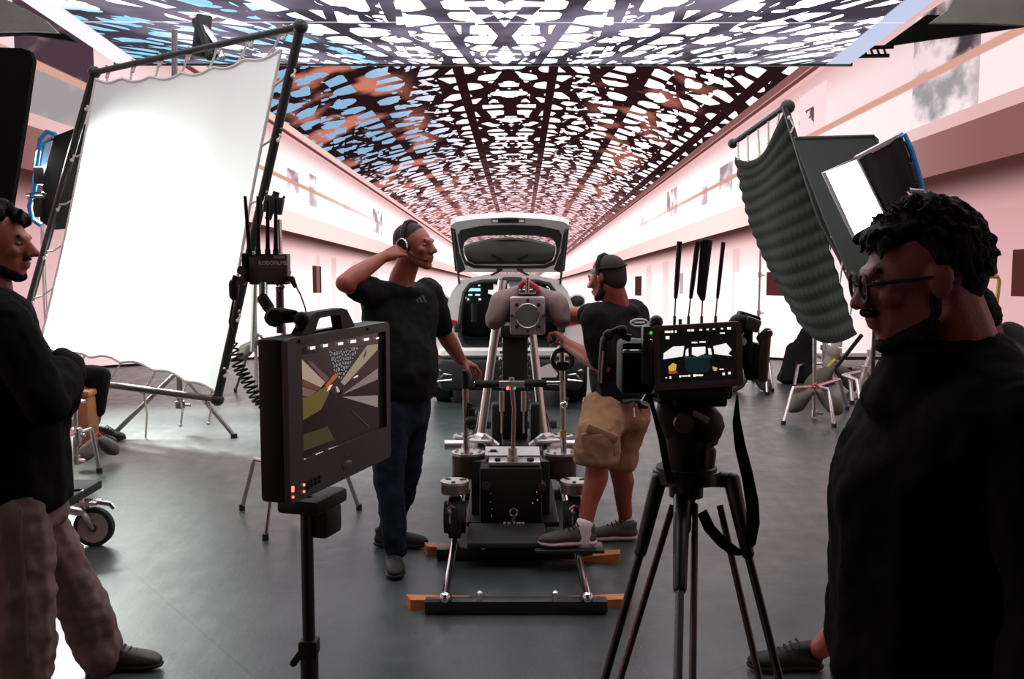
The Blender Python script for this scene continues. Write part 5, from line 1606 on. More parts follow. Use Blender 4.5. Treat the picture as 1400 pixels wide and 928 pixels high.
b.hull([(L(-.01, 0, .080), (.082, .070, .048), R), (L(.060, 0, .086), (.026, .052, .020), R)])
for k in range(520):
    th, ph = rg.uniform(-math.pi, math.pi), rg.uniform(-.45, 1.5)
    d = V((math.cos(th) * math.cos(ph), math.sin(th) * math.cos(ph), math.sin(ph)))
    if d.x > .25 and d.z < .55: continue
    p0 = L(-.030 + d.x * .086, d.y * .074, .048 + d.z * .076)
    tang = (R @ V((.35 + .5 * rg.random(), rg.uniform(-.5, .5), .25 + .3 * rg.random()))) if d.z > .2 else (R @ V((rg.uniform(-.3, .2), rg.uniform(-.2, .2), -.6)))
    out = R @ d
    p1 = p0 + out * .008 + tang * .012
    p2 = p0 + out * .010 + tang * rg.uniform(.02, .034)
    b.chain([(p0, .007), (p1, .0058), (p2, .003)], 1)
for k in range(70):
    q = L(.062 + rg.uniform(-.012, .014), rg.uniform(-.06, .06), .088 + rg.uniform(-.018, .012))
    dd = R @ V((.55, rg.uniform(-.4, .4), rg.uniform(-.6, .2)))
    b.chain([(q, .007), (q + dd * .018, .0055), (q + dd * .028 + V((0, 0, -.008)), .003)], 1)
blob(b, 'tousled_hair', HAIR, per, .0035, 1)
b = MB(); b.hull([(L(.064, 0, -.100), (.026, .03, .020), R), (L(.03, .045, -.085), .014), (L(.03, -.045, -.085), .014), (L(.0, .052, -.06), .014), (L(.0, -.052, -.06), .014)])
b.hull([(L(.0, .052, -.06), .014), (L(-.004, .068, -.01), .008)]); b.hull([(L(.0, -.052, -.06), .014), (L(-.004, -.068, -.01), .008)])
b.hull([(L(.088, .022, -.044), .007), (L(.100, 0, -.041), .008), (L(.088, -.022, -.044), .007)])
blob(b, 'beard', HAIR, per, .0045, 1, .006, .015)
b = MB()
for k in (-1, 1): b.hull([(L(.078, .042 * k, .030), .005), (L(.088, .014 * k, .030), .005)], 1)
b.build('eyebrows', HAIR, per)
gl = MB()
for k in (-1, 1):
    gl.tube([L(.102 + .0 * a, (.034 + .027 * math.cos(a)) * k, .002 + .024 * math.sin(a)) for a in [j * math.pi / 10 for j in range(20)]], .0032, 6, closed=True)
    gl.tube([L(.102, .061 * k, .008), L(.085, .070 * k, .010), L(.03, .078 * k, .009), L(-.015, .083 * k, .010), L(-.03, .085 * k, -.006)], .0036, 6)
gl.tube([L(.103, -.009, .006), L(.108, 0, .010), L(.103, .009, .006)], .003, 6)
go = gl.build('glasses', BLACK_PLASTIC, per)
for k in (-1, 1):
    m = MB(); vv = [m.bm.verts.new(L(.102, (.034 + .026 * math.cos(a)) * k, .002 + .023 * math.sin(a))) for a in [j * math.pi / 10 for j in range(20)]]; m.bm.faces.new(vv)
    m.build('lens', GLASS, go, smooth=False)
b = MB()
b.hull([(nb + V((.01, -.15, -.10)), .085), (nb + V((.01, .17, -.10)), .085), (nb + V((.0, 0, .0)), (.085, .085, .035))])
b.hull([(nb + V((.0, 0, .01)), (.08, .08, .03)), (L(.0, 0, -.125), (.075, .072, .02)), (nb + V((-.09, 0, -.09)), (.09, .12, .06))])
b.hull([(nb + V((-.02, -.13, -.13)), .11), (nb + V((-.02, .15, -.13)), .11), (ct + V((-.03, 0, -.02)), (.20, .19, .1), RT)])
b.hull([(ct + V((-.03, 0, -.02)), (.20, .19, .1), RT), (ct + V((-.03, 0, -.38)), (.20, .19, .06), RT)])
b.chain([(nls, .085), (nle, .075)]); b.chain([(nle, .075), (nlw.lerp(nle, .12), .05)]); b.chain([(fls, .085), (fle, .075)]); b.chain([(fle, .075), (flw.lerp(fle, .12), .05)])
blob(b, 'black_top', DUVETYN, per, .009, 3, .03, .10)
b = MB()
b.hull([(V((hx, Y3 + .04, .93)), (.15, .18, .08)), (V((hx, Y3 + .04, .84)), (.15, .18, .06))])
for k in (-1, 1):
    b.chain([(V((hx, Y3 + .04 + .1 * k, .86)), .11), (V((hx - .03, Y3 + .04 + .1 * k, .47)), .085), (V((hx + .02, Y3 + .04 + .1 * k, .1)), .075)])
blob(b, 'black_trousers', DUVETYN, per, .012, 3, .03, .1)
for k in (-1, 1): shoe(per, V((hx + .09, Y3 + .04 + .1 * k, 0)), V((-1, .1, 0)), .30, SHOE_BLACK)

# ---------------- person standing behind the man with glasses
Y4 = 3.5
per = thing('person', 'person in grey fleece mostly hidden behind the man with glasses, foot forward', 'person', (P(1330, 900, Y4).x, Y4, 0))
hc = P(1322, 440, Y4 + .02)
R = frame_from(V((-.9, .4, -.5)))
b = MB()
L = head_shapes(b, hc, R, 1.0)
nb = P(1362, 478, Y4)
b.hull([(L(-.03, 0, -.04), .06), (nb, .066)])
RT = frame_from(V((-.9, .4, 0)))
b.hull([(P(1375, 530, Y4), (.085, .135, .12), RT), (P(1370, 650, Y4), (.11, .15, .1), RT)])
hipL, knL, anL = P(1340, 660, Y4 - .05), P(1235, 770, Y4 + .05), P(1122, 886, Y4 + .12)
hipR, knR, anR = P(1370, 660, Y4 + .12), P(1350, 790, Y4 + .12), P(1345, 900, Y4 + .12)
for h_, k_, a_ in ((hipL, knL, anL), (hipR, knR, anR)): b.chain([(h_, .08), (k_, .055), (k_.lerp(a_, .3), .055), (a_, .042)])
ws = {}
for k in (-1, 1):
    s_ = P(1378, 500, Y4) + RT @ V((0, .19 * k, 0)); e_ = s_ + V((.02, .04 * k, -.28)); w_ = e_ + RT @ V((.22, -.06 * k, -.02))
    b.chain([(s_, .06), (e_, .046)]); b.chain([(e_, .046), (w_, .032)]); hand_shapes(b, w_, RT @ V((1, 0, 0)), V((0, 0, -1)), RT @ V((0, -k, 0)), (.3, .4, .4), 1.0, .4)
    ws[k] = (s_, e_, w_)
blob(b, 'body', SKIN_TAN, per, .0075, 3)
b = MB(); b.hull([(L(-.03, 0, .045), (.094, .082, .085), R), (L(-.06, 0, .0), (.06, .07, .07), R)]); blob(b, 'hair', HAIR, per, .008, 1, .02, .03)
b = MB()
b.hull([(ws[-1][0], .085), (ws[1][0], .085), (nb, (.085, .085, .045))]); b.hull([(ws[-1][0] + V((0, 0, -.02)), .09), (ws[1][0] + V((0, 0, -.02)), .09), (P(1368, 655, Y4), (.14, .17, .06), RT)])
for k in (-1, 1): b.chain([(ws[k][0], .085), (ws[k][1], .07)]); b.chain([(ws[k][1], .07), (ws[k][2].lerp(ws[k][1], .15), .05)])
b.hull([(nb + V((.04, 0, .03)), .07), (nb + V((.09, 0, -.05)), .08)])
blob(b, 'grey_fleece', HOODIE_GREY, per, .011, 3, .03, .1)
b = MB(); b.hull([(P(1360, 650, Y4 + .03), (.14, .17, .06), RT), (P(1358, 690, Y4 + .03), (.14, .17, .06), RT)])
b.chain([(hipL, .11), (knL, .085), (knL.lerp(anL, .6), .07)]); b.chain([(hipR, .11), (knR, .085), (anR, .07)]); blob(b, 'trousers', CLOTH_BLACK, per, .012, 3, .03, .1)
shoe(per, V((P(1128, 925, Y4 + .14).x, Y4 + .15, 0)), V((-1, .02, 0)), .30, SHOE_BLACK, None, .11)
shoe(per, V((anR.x + .08, anR.y, 0)), V((-1, .3, 0)), .30, SHOE_BLACK, None, .11)

# ---------------- person seated behind the diffusion frame
Y5 = 8.1
per = thing('person', 'person in black trousers seated behind the diffusion frame, only legs showing', 'person', (P(100, 585, Y5).x, Y5, 0))
b = MB()
hp_ = P(62, 512, Y5)
tz = V((-.30, .05, .44)); hz = V((-.46, .06, .70))
b.hull([(hp_ + V((0, 0, .06)), (.09, .13, .09)), (hp_ + tz, (.09, .15, .08))]); b.hull([(hp_ + tz, .06), (hp_ + tz.lerp(hz, .6), .055)])
L = head_shapes(b, hp_ + hz + V((0, 0, .05)), frame_from(V((.8, 0, .2))), 1.0)
AR = {}
for k in (-1, 1):
    s_ = hp_ + tz + V((0, .18 * k, 0)); e_ = s_ + V((.10, .04 * k, -.26)); w_ = e_ + V((.20, -.05 * k, -.06)); AR[k] = (s_, e_, w_)
    b.chain([(s_, .055), (e_, .045), (w_, .03)]); hand_shapes(b, w_, V((1, 0, -.2)), V((0, 0, -1)), V((0, -k, 0)), (.3, .4, .4), 1.0, .3)
    b.chain([(hp_ + V((0, .09 * k, 0)), .08), (P(138, 512, Y5 + .09 * k), .06), (P(131, 575, Y5 + .09 * k), .04)])
blob(b, 'body', SKIN, per, .009, 2)
b = MB(); b.hull([(L(-.028, 0, .045), (.094, .08, .085)), (L(-.06, 0, 0), (.06, .07, .07))]); blob(b, 'hair', HAIR, per, .01, 1)
b = MB(); b.hull([(hp_ + V((0, 0, .05)), (.12, .18, .08)), (AR[-1][0], .085), (AR[1][0], .085)])
for k in (-1, 1): b.chain([(AR[k][0], .075), (AR[k][1], .06), (AR[k][2].lerp(AR[k][1], .2), .045)])
blob(b, 'black_top', DUVETYN, per, .014, 2, .02)
b = MB(); b.hull([(hp_, (.12, .18, .09)), (hp_ + V((0.05, 0, .04)), (.1, .17, .08))])
for k in (-1, 1): b.chain([(hp_ + V((0, .09 * k, 0)), .10), (P(136, 514, Y5 + .09 * k), .088), (P(132, 560, Y5 + .09 * k), .07)])
blob(b, 'black_trousers', DUVETYN, per, .012, 2, .02)
for k in (-1, 1): shoe(per, V((P(124, 585, Y5).x, Y5 + .09 * k, 0)), V((1, -.2, 0)), .28, SHOE_BLACK)
st_ = thing('stool', 'dark stool under the seated person behind the diffusion frame', 'stool', V((hp_.x, hp_.y, 0)))
m = MB(); m.cyl(V((hp_.x, hp_.y, hp_.z - .14)), V((hp_.x, hp_.y, hp_.z - .10)), .17, 24); m.build('seat', BLACK_PLASTIC, st_)
for k in range(4):
    a = k * math.pi / 2 + .7; m = MB(); m.cyl(V((hp_.x + .2 * math.cos(a), hp_.y + .2 * math.sin(a), 0)), V((hp_.x + .13 * math.cos(a), hp_.y + .13 * math.sin(a), hp_.z - .14)), .014, 8); m.build('leg', BLACK_METAL, st_)
# ------------------------------------------------------------------ director's monitor on its stand
ZA, ZB = 1.70, 2.10
mTL, mTR, mBL, mBR = P(388, 459, ZA), P(530, 443, ZB), P(392, 687, ZA), P(530, 626, ZB)
ux = (mBR - mBL); ux.z = 0; W_ = ux.length; ux.normalize()
uz = V((0, 0, 1)); H_ = ((mTL - mBL).length + (mTR - mBR).length) / 2
un = ux.cross(uz); un = un if un.y < 0 or un.x > 0 else -un       # towards the viewer
if un.dot(EYE - mBL) < 0: un = -un
O_ = V((mBL.x, mBL.y, (mBL.z + mBR.z) / 2))
RM = Matrix((ux, -un, uz)).transposed()
def S(u, v, d=0.0): return O_ + ux * (u * W_) + uz * (v * H_) + un * d
root = thing('field_monitor', 'large black field monitor with carry handle showing the gallery feed', 'monitor', S(.5, 0, -.03))
m = MB(); m.box(S(.5, .5, -.028), (W_, .05, H_), RM, .008); m.build('housing', BLACK_PLASTIC, root)
def rr(u0, v0, u1, v1, r=.02, d=0.0):
    pts = []
    for cx_, cy_, a0 in ((u1 - r, v1 - r * 1.5, 0), (u0 + r, v1 - r * 1.5, 90), (u0 + r, v0 + r * 1.5, 180), (u1 - r, v0 + r * 1.5, 270)):
        for k in range(5):
            a = math.radians(a0 + k * 22.5)
            pts.append(S(cx_ + r * math.cos(a), cy_ + 1.5 * r * math.sin(a), d))
    return pts
m = MB(); m.ring(rr(0.0, 0.0, 1.0, 1.0, .03, -.004), rr(.115, .235, .955, .935, .012, -.004), un * .012); m.build('bezel', GREY_PLASTIC, root)
m = MB(); m.prism([S(.09, .22, -.004), S(.96, .22, -.004), S(.96, .945, -.004), S(.09, .945, -.004)], un * .003); scr = m.build('screen', SCREEN_BLACK, root, smooth=False)
# picture on the screen: flat coloured shapes of the displayed image
def poly(parent, name, m_, pts, d):
    mb = MB(); vv = [mb.bm.verts.new(S(u, v, d)) for u, v in pts]; mb.bm.faces.new(vv); return mb.build(name, m_, parent, smooth=False)
def sc(px, py):
    """position on the monitor of a point given on its face in the photograph's frame"""
    d = ray(px, py); t = (O_ - EYE).dot(un) / d.dot(un); p = EYE + d * t - O_
    return (p.dot(ux) / W_, p.z / H_)
def z5(x, y): return sc(360 + x / 7.139, 430 + y / 7.139)
def z6(x, y): return sc(360 + x / 6.628, 560 + y / 6.628)
D0 = .0000
pic = [
 ('image_ceiling', glow('dark_roof', 44, 36, 34, 0.65), [z5(290, 405), z5(1120, 285), z5(1115, 520), z5(690, 780), z5(290, 420)], .0002),
 ('image_roof_lattice', None, [z5(640, 355), z5(940, 310), z5(760, 640), z5(700, 590)], .0004),
 ('image_wall', glow('pale_wall', 196, 172, 150, 0.61), [z5(290, 415), z5(380, 440), z5(600, 660), z5(560, 710), z5(290, 585)], .0005),
 ('image_soffit', glow('brown_soffit', 120, 72, 52, 0.58), [z5(290, 590), z5(560, 715), z5(520, 740), z5(330, 680)], .0006),
 ('image_lower_wall', glow('dim_wall', 140, 112, 96, 0.50), [z5(340, 690), z5(520, 745), z5(430, 805), z5(350, 780)], .0006),
 ('image_cornice', glow('cornice', 120, 90, 84, 0.50), [z5(425, 450), z5(470, 460), z5(640, 620), z5(605, 660)], .0007),
 ('image_wall', glow('cream_wall', 172, 158, 128, 0.61), [z5(1010, 300), z5(1115, 285), z5(1115, 340), z5(790, 690), z5(750, 660)], .0007),
 ('image_soffit', glow('dark_plum', 52, 34, 34, 0.58), [z5(1115, 350), z5(1115, 505), z5(770, 780), z5(750, 730)], .0005),
 ('image_lower_wall', glow('grey_wall', 150, 130, 124, 0.61), [z5(1115, 520), z5(1115, 630), z5(760, 785)], .0008),
 ('image_floor_strip', glow('grey_floor', 160, 142, 138, 0.61), [z5(1115, 788), z5(1115, 905), z5(760, 800)], .0008),
 ('image_windows', glow('white_window', 255, 245, 235, 0.72), [z5(875, 612), z5(915, 588), z5(925, 600), z5(880, 625)], .0010),
 ('image_art', glow('grey_art', 70, 62, 56, 0.58), [z5(975, 400), z5(1000, 330), z5(1000, 395), z5(975, 425)], .0010),
 ('image_car', glow('olive_car', 118, 100, 46, 0.54), [z5(290, 780), z5(420, 810), z5(600, 700), z5(640, 760), z5(560, 925), z6(300, 130), z6(285, 20)], .0011),
 ('image_car_rim', glow('orange_rim', 190, 100, 40, 0.65), [z5(600, 690), z5(680, 585), z5(725, 600), z5(640, 690), z5(625, 760)], .0013),
 ('image_headlamp', glow('lamp_white', 250, 232, 200, 0.72), [z5(610, 750), z5(640, 690), z5(672, 680), z5(640, 735)], .0015),
 ('image_mirror', glow('mirror_white', 220, 205, 180, 0.65), [z5(700, 700), z5(715, 700), z5(742, 750), z5(715, 760)], .0015),
 ('image_reflection', glow('olive_dim', 84, 76, 40, 0.43), [z6(285, 190), z6(340, 230), z6(580, 150), z6(640, 270), z6(290, 400)], .0010),
 ('image_line', glow('dim_line', 92, 70, 68, 0.43), [z6(800, 15), z6(806, 12), z6(965, 160), z6(958, 162)], .0010),
]
def lattice_small():
    m_, px_, py_, pz_, pos = new_tree('screen_lattice')
    e = voronoi_edge(combine(px_ * 60.0 + py_ * 50.0, pz_ * 75.0), 1.6, .9)
    col = cmix(e.gt(.16), rgb(40, 34, 34), rgb(134, 128, 130))
    emission_out(col, .9)
    return m_
pic[1] = (pic[1][0], lattice_small(), pic[1][2], pic[1][3])
for nme, m_, pts, d in pic: poly(scr, nme, m_, pts, d)
gl_ = MB()
def glyphs(pts, parent, cell=3):
    for (x, y, w, h) in pts: pass
blk = []
for (x, y, w, h) in ((328, 345, 34, 30), (473, 325, 50, 30), (597, 302, 46, 28), (746, 283, 50, 26), (870, 262, 55, 30), (998, 242, 50, 26), (1106, 230, 30, 14)):
    blk.append([z5(x - w / 2, y + h / 2 + 3), z5(x + w / 2, y + h / 2 - 5), z5(x + w / 2, y - h / 2 - 5), z5(x - w / 2, y - h / 2 + 3)])
for (x, y, w, h) in ((322, 475, 118, 30), (500, 404, 72, 30), (630, 354, 98, 32), (900, 250, 88, 26), (255, 55, 50, 20)):
    n = max(2, int(w / 24))
    for k in range(n):
        xx = x - w / 2 + w * (k + .5) / n; ww = w / n * .8; yy = y - (xx - x) * .36
        blk.append([z6(xx - ww / 2, yy + h / 2), z6(xx + ww / 2, yy + h / 2 - 6), z6(xx + ww / 2, yy - h / 2 - 4), z6(xx - ww / 2, yy - h / 2 + 2)])
m = MB()
for q in blk:
    vv = [m.bm.verts.new(S(u, v, .002)) for u, v in q]; m.bm.faces.new(vv)
m.build('screen_readouts', LED_WHITE, scr, smooth=False)['kind'] = 'stuff'
m = MB(); vv = [m.bm.verts.new(S(u, v, .002)) for u, v in (z6(748, 318), z6(788, 304), z6(788, 276), z6(748, 288))]; m.bm.faces.new(vv)
m.build('red_readout', glow('record_red', 210, 40, 30, .9), scr, smooth=False)
for x, y, w, h in ((225, 716, 20, 34), (227, 788, 14, 14), (327, 676, 14, 15), (327, 739, 14, 14)):
    u, v = z6(x, y); m = MB(); m.box(S(u, v, .009), (.0035 * w / 14, .004, .0035 * h / 14 * 1.2), RM, .0006); m.build('lit_button', LED_RED, root)
m = MB()
for k in range(4):
    for j in range(2):
        u, v = z6(368 + k * 34, 700 - k * 18 - j * 40); m.cyl(S(u, v, .007), S(u, v, .011), .0032, 10)
m.build('buttons', RUBBER, root)
u, v = z6(722, 495); m = MB(); m.ell(S(u, v, .0085), (.022, .002, .008), RM); m.build('badge', mat('badge_plum', (.12, .07, .08), .4, .5), root)
m = MB(); m.box(S(u, v + .06, .0085), (.014, .002, .003), RM); m.build('badge_mark', mat('badge_plum', (.12, .07, .08)), root)
# handle
hx0, hx1 = sc(428, 449)[0], sc(484, 443)[0]
m = MB()
ho = [S(hx0 - .07, 1.0, -.03), S(hx0 + .03, 1.115, -.03), S(hx0 + .07, 1.13, -.03), S(hx1 - .08, 1.135, -.03), S(hx1 - .03, 1.12, -.03), S(hx1 + .05, 1.0, -.03)]
hi = [S(hx0 + .05, 1.0, -.03), S(hx0 + .09, 1.085, -.03), S(hx0 + .11, 1.09, -.03), S(hx1 - .12, 1.095, -.03), S(hx1 - .10, 1.09, -.03), S(hx1 - .08, 1.0, -.03)]
m.ring(ho, hi, un * .022); m.build('carry_handle', BLACK_PLASTIC, root)
m = MB()
for k in (.15, .8):
    m.box(S(k, .975, .009), (.05, .004, .006), RM)
m.build('top_slots', BLACK_METAL, root)
# stand
sb_ = P(421, 800, 1.92)
root2 = thing('monitor_stand', 'black monitor stand tube with chunky clamp collar under the big monitor', 'stand', V((sb_.x, sb_.y, 0)))
m = MB(); m.cyl(V((sb_.x, sb_.y, .1)), V((sb_.x, sb_.y, P(421, 690, 1.92).z + .02)), .0125, 16); m.build('tube', BLACK_METAL, root2)
m = MB(); m.cyl(V((sb_.x, sb_.y, .1)), V((sb_.x, sb_.y, P(421, 880, 1.92).z)), .018, 16); m.build('lower_tube', BLACK_METAL, root2)
m = MB(); zc = P(421, 884, 1.92).z; m.box(V((sb_.x, sb_.y, zc)), (.038, .04, .035), None, .006); m.hull([(V((sb_.x - .03, sb_.y - .01, zc - .03)), .008), (V((sb_.x - .012, sb_.y - .01, zc - .005)), .008)], 1); m.build('clamp_collar', BLACK_PLASTIC, root2)
m = MB(); q = P(428, 690, 1.95); m.box(q + V((0, 0, .01)), (.13, .09, .03), RM, .008); m.box(q + V((.02, 0, -.03)), (.07, .05, .06), RM, .008); m.build('mount_plate', BLACK_PLASTIC, root2)
for k in range(3):
    a = k * 2.094 + .4
    m = MB(); m.cyl(V((sb_.x, sb_.y, .35)), V((sb_.x + .45 * math.cos(a), sb_.y + .45 * math.sin(a), .02)), .012, 8); m.build('leg', BLACK_METAL, root2)
# articulated arm and transmitter
root3 = thing('articulating_arm', 'black knuckled articulating arm rising from the big monitor top', 'arm', P(411, 452, 1.8))
m = MB(); m.cyl(P(411, 454, 1.8), P(411, 438, 1.8), .010, 12); m.ell(P(411, 437, 1.8), (.014, .014, .012)); m.cyl(P(411, 438, 1.8), P(411, 428, 1.8), .006); m.build('stud', BLACK_METAL, root3)
m = MB(); m.hull([(P(413, 436, 1.8), .011), (P(398, 431, 1.81), .011)]); m.hull([(P(400, 432, 1.81), .012), (P(383, 431, 1.82), .015)]); m.ell(P(413, 436, 1.79), .014); m.hull([(P(390, 429, 1.81), .010), (P(404, 427, 1.8), .004)]); m.build('lower_knuckle', BLACK_PLASTIC, root3)
m = MB(); m.ell(P(376, 434, 1.82), (.020, .02, .018)); m.hull([(P(376, 433, 1.82), .015), (P(388, 431, 1.81), .011)]); m.cyl(P(376, 434, 1.80), P(376, 434, 1.785), .014); m.build('lock_knob', BLACK_PLASTIC, root3)
m = MB(); m.cyl(P(374, 431, 1.83), P(367, 420, 1.85), .0075); m.hull([(P(367, 420, 1.85), .011), (P(360, 409, 1.86), .011)]); m.build('upper_knuckle', BLACK_PLASTIC, root3)
m = MB(); m.cyl(P(360, 405, 1.86), P(360, 389, 1.88), .008); m.build('upper_stud', STEEL, root3)
tx = thing('video_transmitter', 'brown metal video transmitter box lettered ROBOFILMS with upright antennas', 'transmitter', P(366, 389, 1.9))
b0, b1 = P(340, 347, 1.9), P(393, 389, 1.9)
def B(u, v, d=0.0): return V((b0.x + (b1.x - b0.x) * u, 1.9 - d, b1.z + (b0.z - b1.z) * v))
bw, bh = b1.x - b0.x, b0.z - b1.z
m = MB(); m.box(B(.5, .5, -.016), (bw, .032, bh), None, .002); m.build('case', BOX_BROWN, tx)
m = MB(); m.box(B(-.11, .55, -.02), (bw * .2, .034, bh * .95), None, .003); m.build('battery_plate', BLACK_PLASTIC, tx)
for v in (.47, .14):
    m = MB(); m.cyl(B(-.16, v, .0), B(-.16, v, .012), .0085, 16); m.cyl(B(-.16, v, .005), B(-.24, v, .005), .005); m.build('connector', mat('brass_connector', (.55, .42, .33), .3, 1.0), tx)
text('lettering', 'ROBO', .0104, mat('pink_print', (.95, .80, .80), .7), tx, B(.25, .645, .0005), V((1, 0, 0)), V((0, 0, 1)), .0003)
text('lettering', 'FILMS', .0106, mat('green_print', (.86, .97, .84), .7), tx, B(.645, .645, .0005), V((1, 0, 0)), V((0, 0, 1)), .0003)
m = MB(); m.box(B(.61, .56, .0005), (bw * .66, .0008, .0016)); m.build('tagline_strip', mat('tan_print', (.38, .27, .22), .7), tx)
m = MB(); m.box(B(.80, .90, .0008), (bw * .30, .001, bh * .10)); m.build('serial_label', mat('pale_label', (.65, .5, .5), .6), tx)
m = MB()
for u, v in ((.03, .94), (.97, .94), (.03, .06), (.97, .06)): m.cyl(B(u, v, 0), B(u, v, .002), .0022, 10)
m.build('screws', STEEL, tx)
for (a0, b0_, a1, b1_) in ((341, 345, 335, 268), (353, 345, 353, 269), (366, 345, 366, 275), (377, 345, 377, 271)):
    m = MB(); m.cyl(P(a0, b0_ + 4, 1.9), P(a0, b0_ - 4, 1.9), .0055, 12); m.cone(P(a0, b0_ - 4, 1.9), .0042, P(a1, b1_, 1.9), .0030, 10); m.build('antenna', RUBBER, tx)
cb = thing('video_cable', 'thin red cable arcing from transmitter box to the big monitor', 'cable', P(400, 382, 1.88))
m = MB(); m.tube([P(392, 381, 1.9), P(399, 381, 1.89), P(404, 392, 1.88)], [.005, .006, .004], 8); m.build('plug', BLACK_PLASTIC, cb)
m = MB(); m.tube([P(404, 390, 1.88), P(411, 403, 1.87), P(417, 420, 1.86), P(420, 438, 1.85), P(422, 452, 1.85)], .0016, 6); m.build('wire', mat('red_wire', (.3, .05, .05), .5), cb)
# hanging power plug and coiled cable
cb = thing('coiled_cable', 'black coiled power cable looping down behind the big monitor', 'cable', P(345, 530, 2.0))
m = MB()
def crv(s):
    pts = [P(321, 470, 2.1), P(326, 500, 2.1), P(338, 520, 2.05), P(352, 545, 2.0), P(370, 560, 1.95)]
    i = min(3, int(s * 4)); f = s * 4 - i
    return pts[i].lerp(pts[i + 1], f)
co = []
for k in range(260):
    s = k / 259; c_ = crv(s); a = s * 2 * math.pi * 15
    r = .011 if s > .08 else .004
    co.append(c_ + V((math.cos(a) * r * 1.1, math.sin(a) * r, math.cos(a) * r * .35)))
m.tube(co, .0022, 6); m.build('coil', BLACK_PLASTIC, cb)
m = MB(); m.tube([P(321, 470, 2.1), P(314, 440, 2.1), P(320, 405, 2.1)], .0025, 6); m.hull([(P(320, 404, 2.1), .010), (P(320, 388, 2.1), .011)]); m.cyl(P(320, 388, 2.1), P(323, 377, 2.1), .007); m.build('plug', BLACK_PLASTIC, cb)

# ------------------------------------------------------------------ camera on tripod
YC = 2.2
cr = thing('cinema_camera', 'black cinema camera rig with brown framed monitor and four blue antennas', 'camera', P(950, 545, YC))
def C(px, py, dy=0.0): return P(px, py, YC + dy)
fr_o = [C(893, 447), C(1012, 440), C(1014, 525), C(896, 533)]
fr_i = [C(902, 450, -.004), C(1005, 445, -.004), C(1007, 516, -.004), C(904, 524, -.004)]
RC = Matrix.Rotation(-.0, 3, 'Z')
cw = (fr_o[1] - fr_o[0]); cw.normalize(); cu = (fr_o[0] - fr_o[3]); cu.normalize()
cnr = cw.cross(cu); cnr = cnr if cnr.y < 0 else -cnr
RCm = Matrix((cw, -cnr, cu)).transposed()
cen = sum(fr_o, V((0, 0, 0))) / 4
mw, mh = (fr_o[1] - fr_o[0]).length, (fr_o[0] - fr_o[3]).length
def M_(u, v, d=0.0): return cen + cw * ((u - .5) * mw) + cu * ((v - .5) * mh) - (-cnr) * d
FRAME_BROWN = mat('umber_frame', (.24, .16, .15), .45, .3, noise=.15)
m = MB(); m.box(M_(.5, .5, -.018), (mw, .028, mh), RCm, .006); mon = m.build('monitor', FRAME_BROWN, cr)
def prr(u0, v0, u1, v1, r, d):
    pts = []
    for cx_, cy_, a0 in ((u1 - r, v1 - r * 1.3, 0), (u0 + r, v1 - r * 1.3, 90), (u0 + r, v0 + r * 1.3, 180), (u1 - r, v0 + r * 1.3, 270)):
        for k in range(5):
            a = math.radians(a0 + k * 22.5); pts.append(M_(cx_ + r * math.cos(a), cy_ + 1.3 * r * math.sin(a), d))
    return pts
m = MB(); m.ring(prr(-.01, -.01, 1.01, 1.01, .04, -.004), prr(.06, .10, .95, .93, .02, -.004), cnr * .010); m.build('monitor_frame', FRAME_BROWN, mon)
m = MB(); vv = [m.bm.verts.new(M_(u, v, -.001)) for u, v in ((.04, .08), (.97, .08), (.97, .95), (.04, .95))]; m.bm.faces.new(vv); scr2 = m.build('monitor_screen', SCREEN_BLACK, mon, smooth=False)
def z8(x, y):
    px, py = 840 + x / 3.57, 280 + y / 3.57
    d = ray(px, py); t = (cen - EYE).dot(cnr) / d.dot(cnr); p = EYE + d * t - cen
    return (p.dot(cw) / mw + .5, p.dot(cu) / mh + .5)
def poly2(name, m_, pts, d):
    mb = MB(); vv = [mb.bm.verts.new(M_(*z8(*q), d)) for q in pts]; mb.bm.faces.new(vv); mb.build(name, m_, scr2, smooth=False)
WHITE2 = glow('window_bright', 244, 240, 240, 1.0)
poly2('image_window', WHITE2, [(238, 752), (240, 722), (286, 690), (340, 688), (334, 738)], .0004)
poly2('image_window', WHITE2, [(482, 690), (545, 676), (572, 708), (556, 728), (574, 740), (488, 728)], .0004)
poly2('image_window', WHITE2, [(378, 694), (444, 692), (444, 724), (424, 736), (412, 752), (402, 740), (378, 730)], .0004)
poly2('image_window', WHITE2, [(348, 708), (360, 698), (362, 736), (346, 738)], .0004)
poly2('image_window', WHITE2, [(456, 700), (470, 700), (476, 732), (460, 730)], .0004)
poly2('image_roof_lights', WHITE2, [(376, 668), (404, 668), (404, 675), (376, 675)], .0004)
poly2('image_roof_lights', WHITE2, [(414, 666), (444, 665), (444, 673), (414, 673)], .0004)
poly2('image_cabin', glow('teal_dark', 20, 38, 44, .8), [(350, 750), (460, 745), (470, 790), (450, 818), (366, 820), (344, 792)], .0006)
poly2('image_seat', glow('teal_seat', 34, 60, 64, .8), [(340, 740), (400, 742), (430, 730), (470, 735), (474, 750), (346, 760)], .0005)
poly2('image_glow', glow('amber', 214, 176, 70, .9), [(262, 790), (284, 770), (304, 776), (300, 806), (270, 812)], .0006)
poly2('image_glow', glow('amber_deep', 176, 74, 24, .9), [(262, 812), (300, 806), (312, 820), (270, 824)], .0006)
poly2('image_glow', glow('amber_pale', 214, 160, 110, .9), [(478, 788), (504, 796), (500, 810), (484, 810)], .0006)
m = MB()
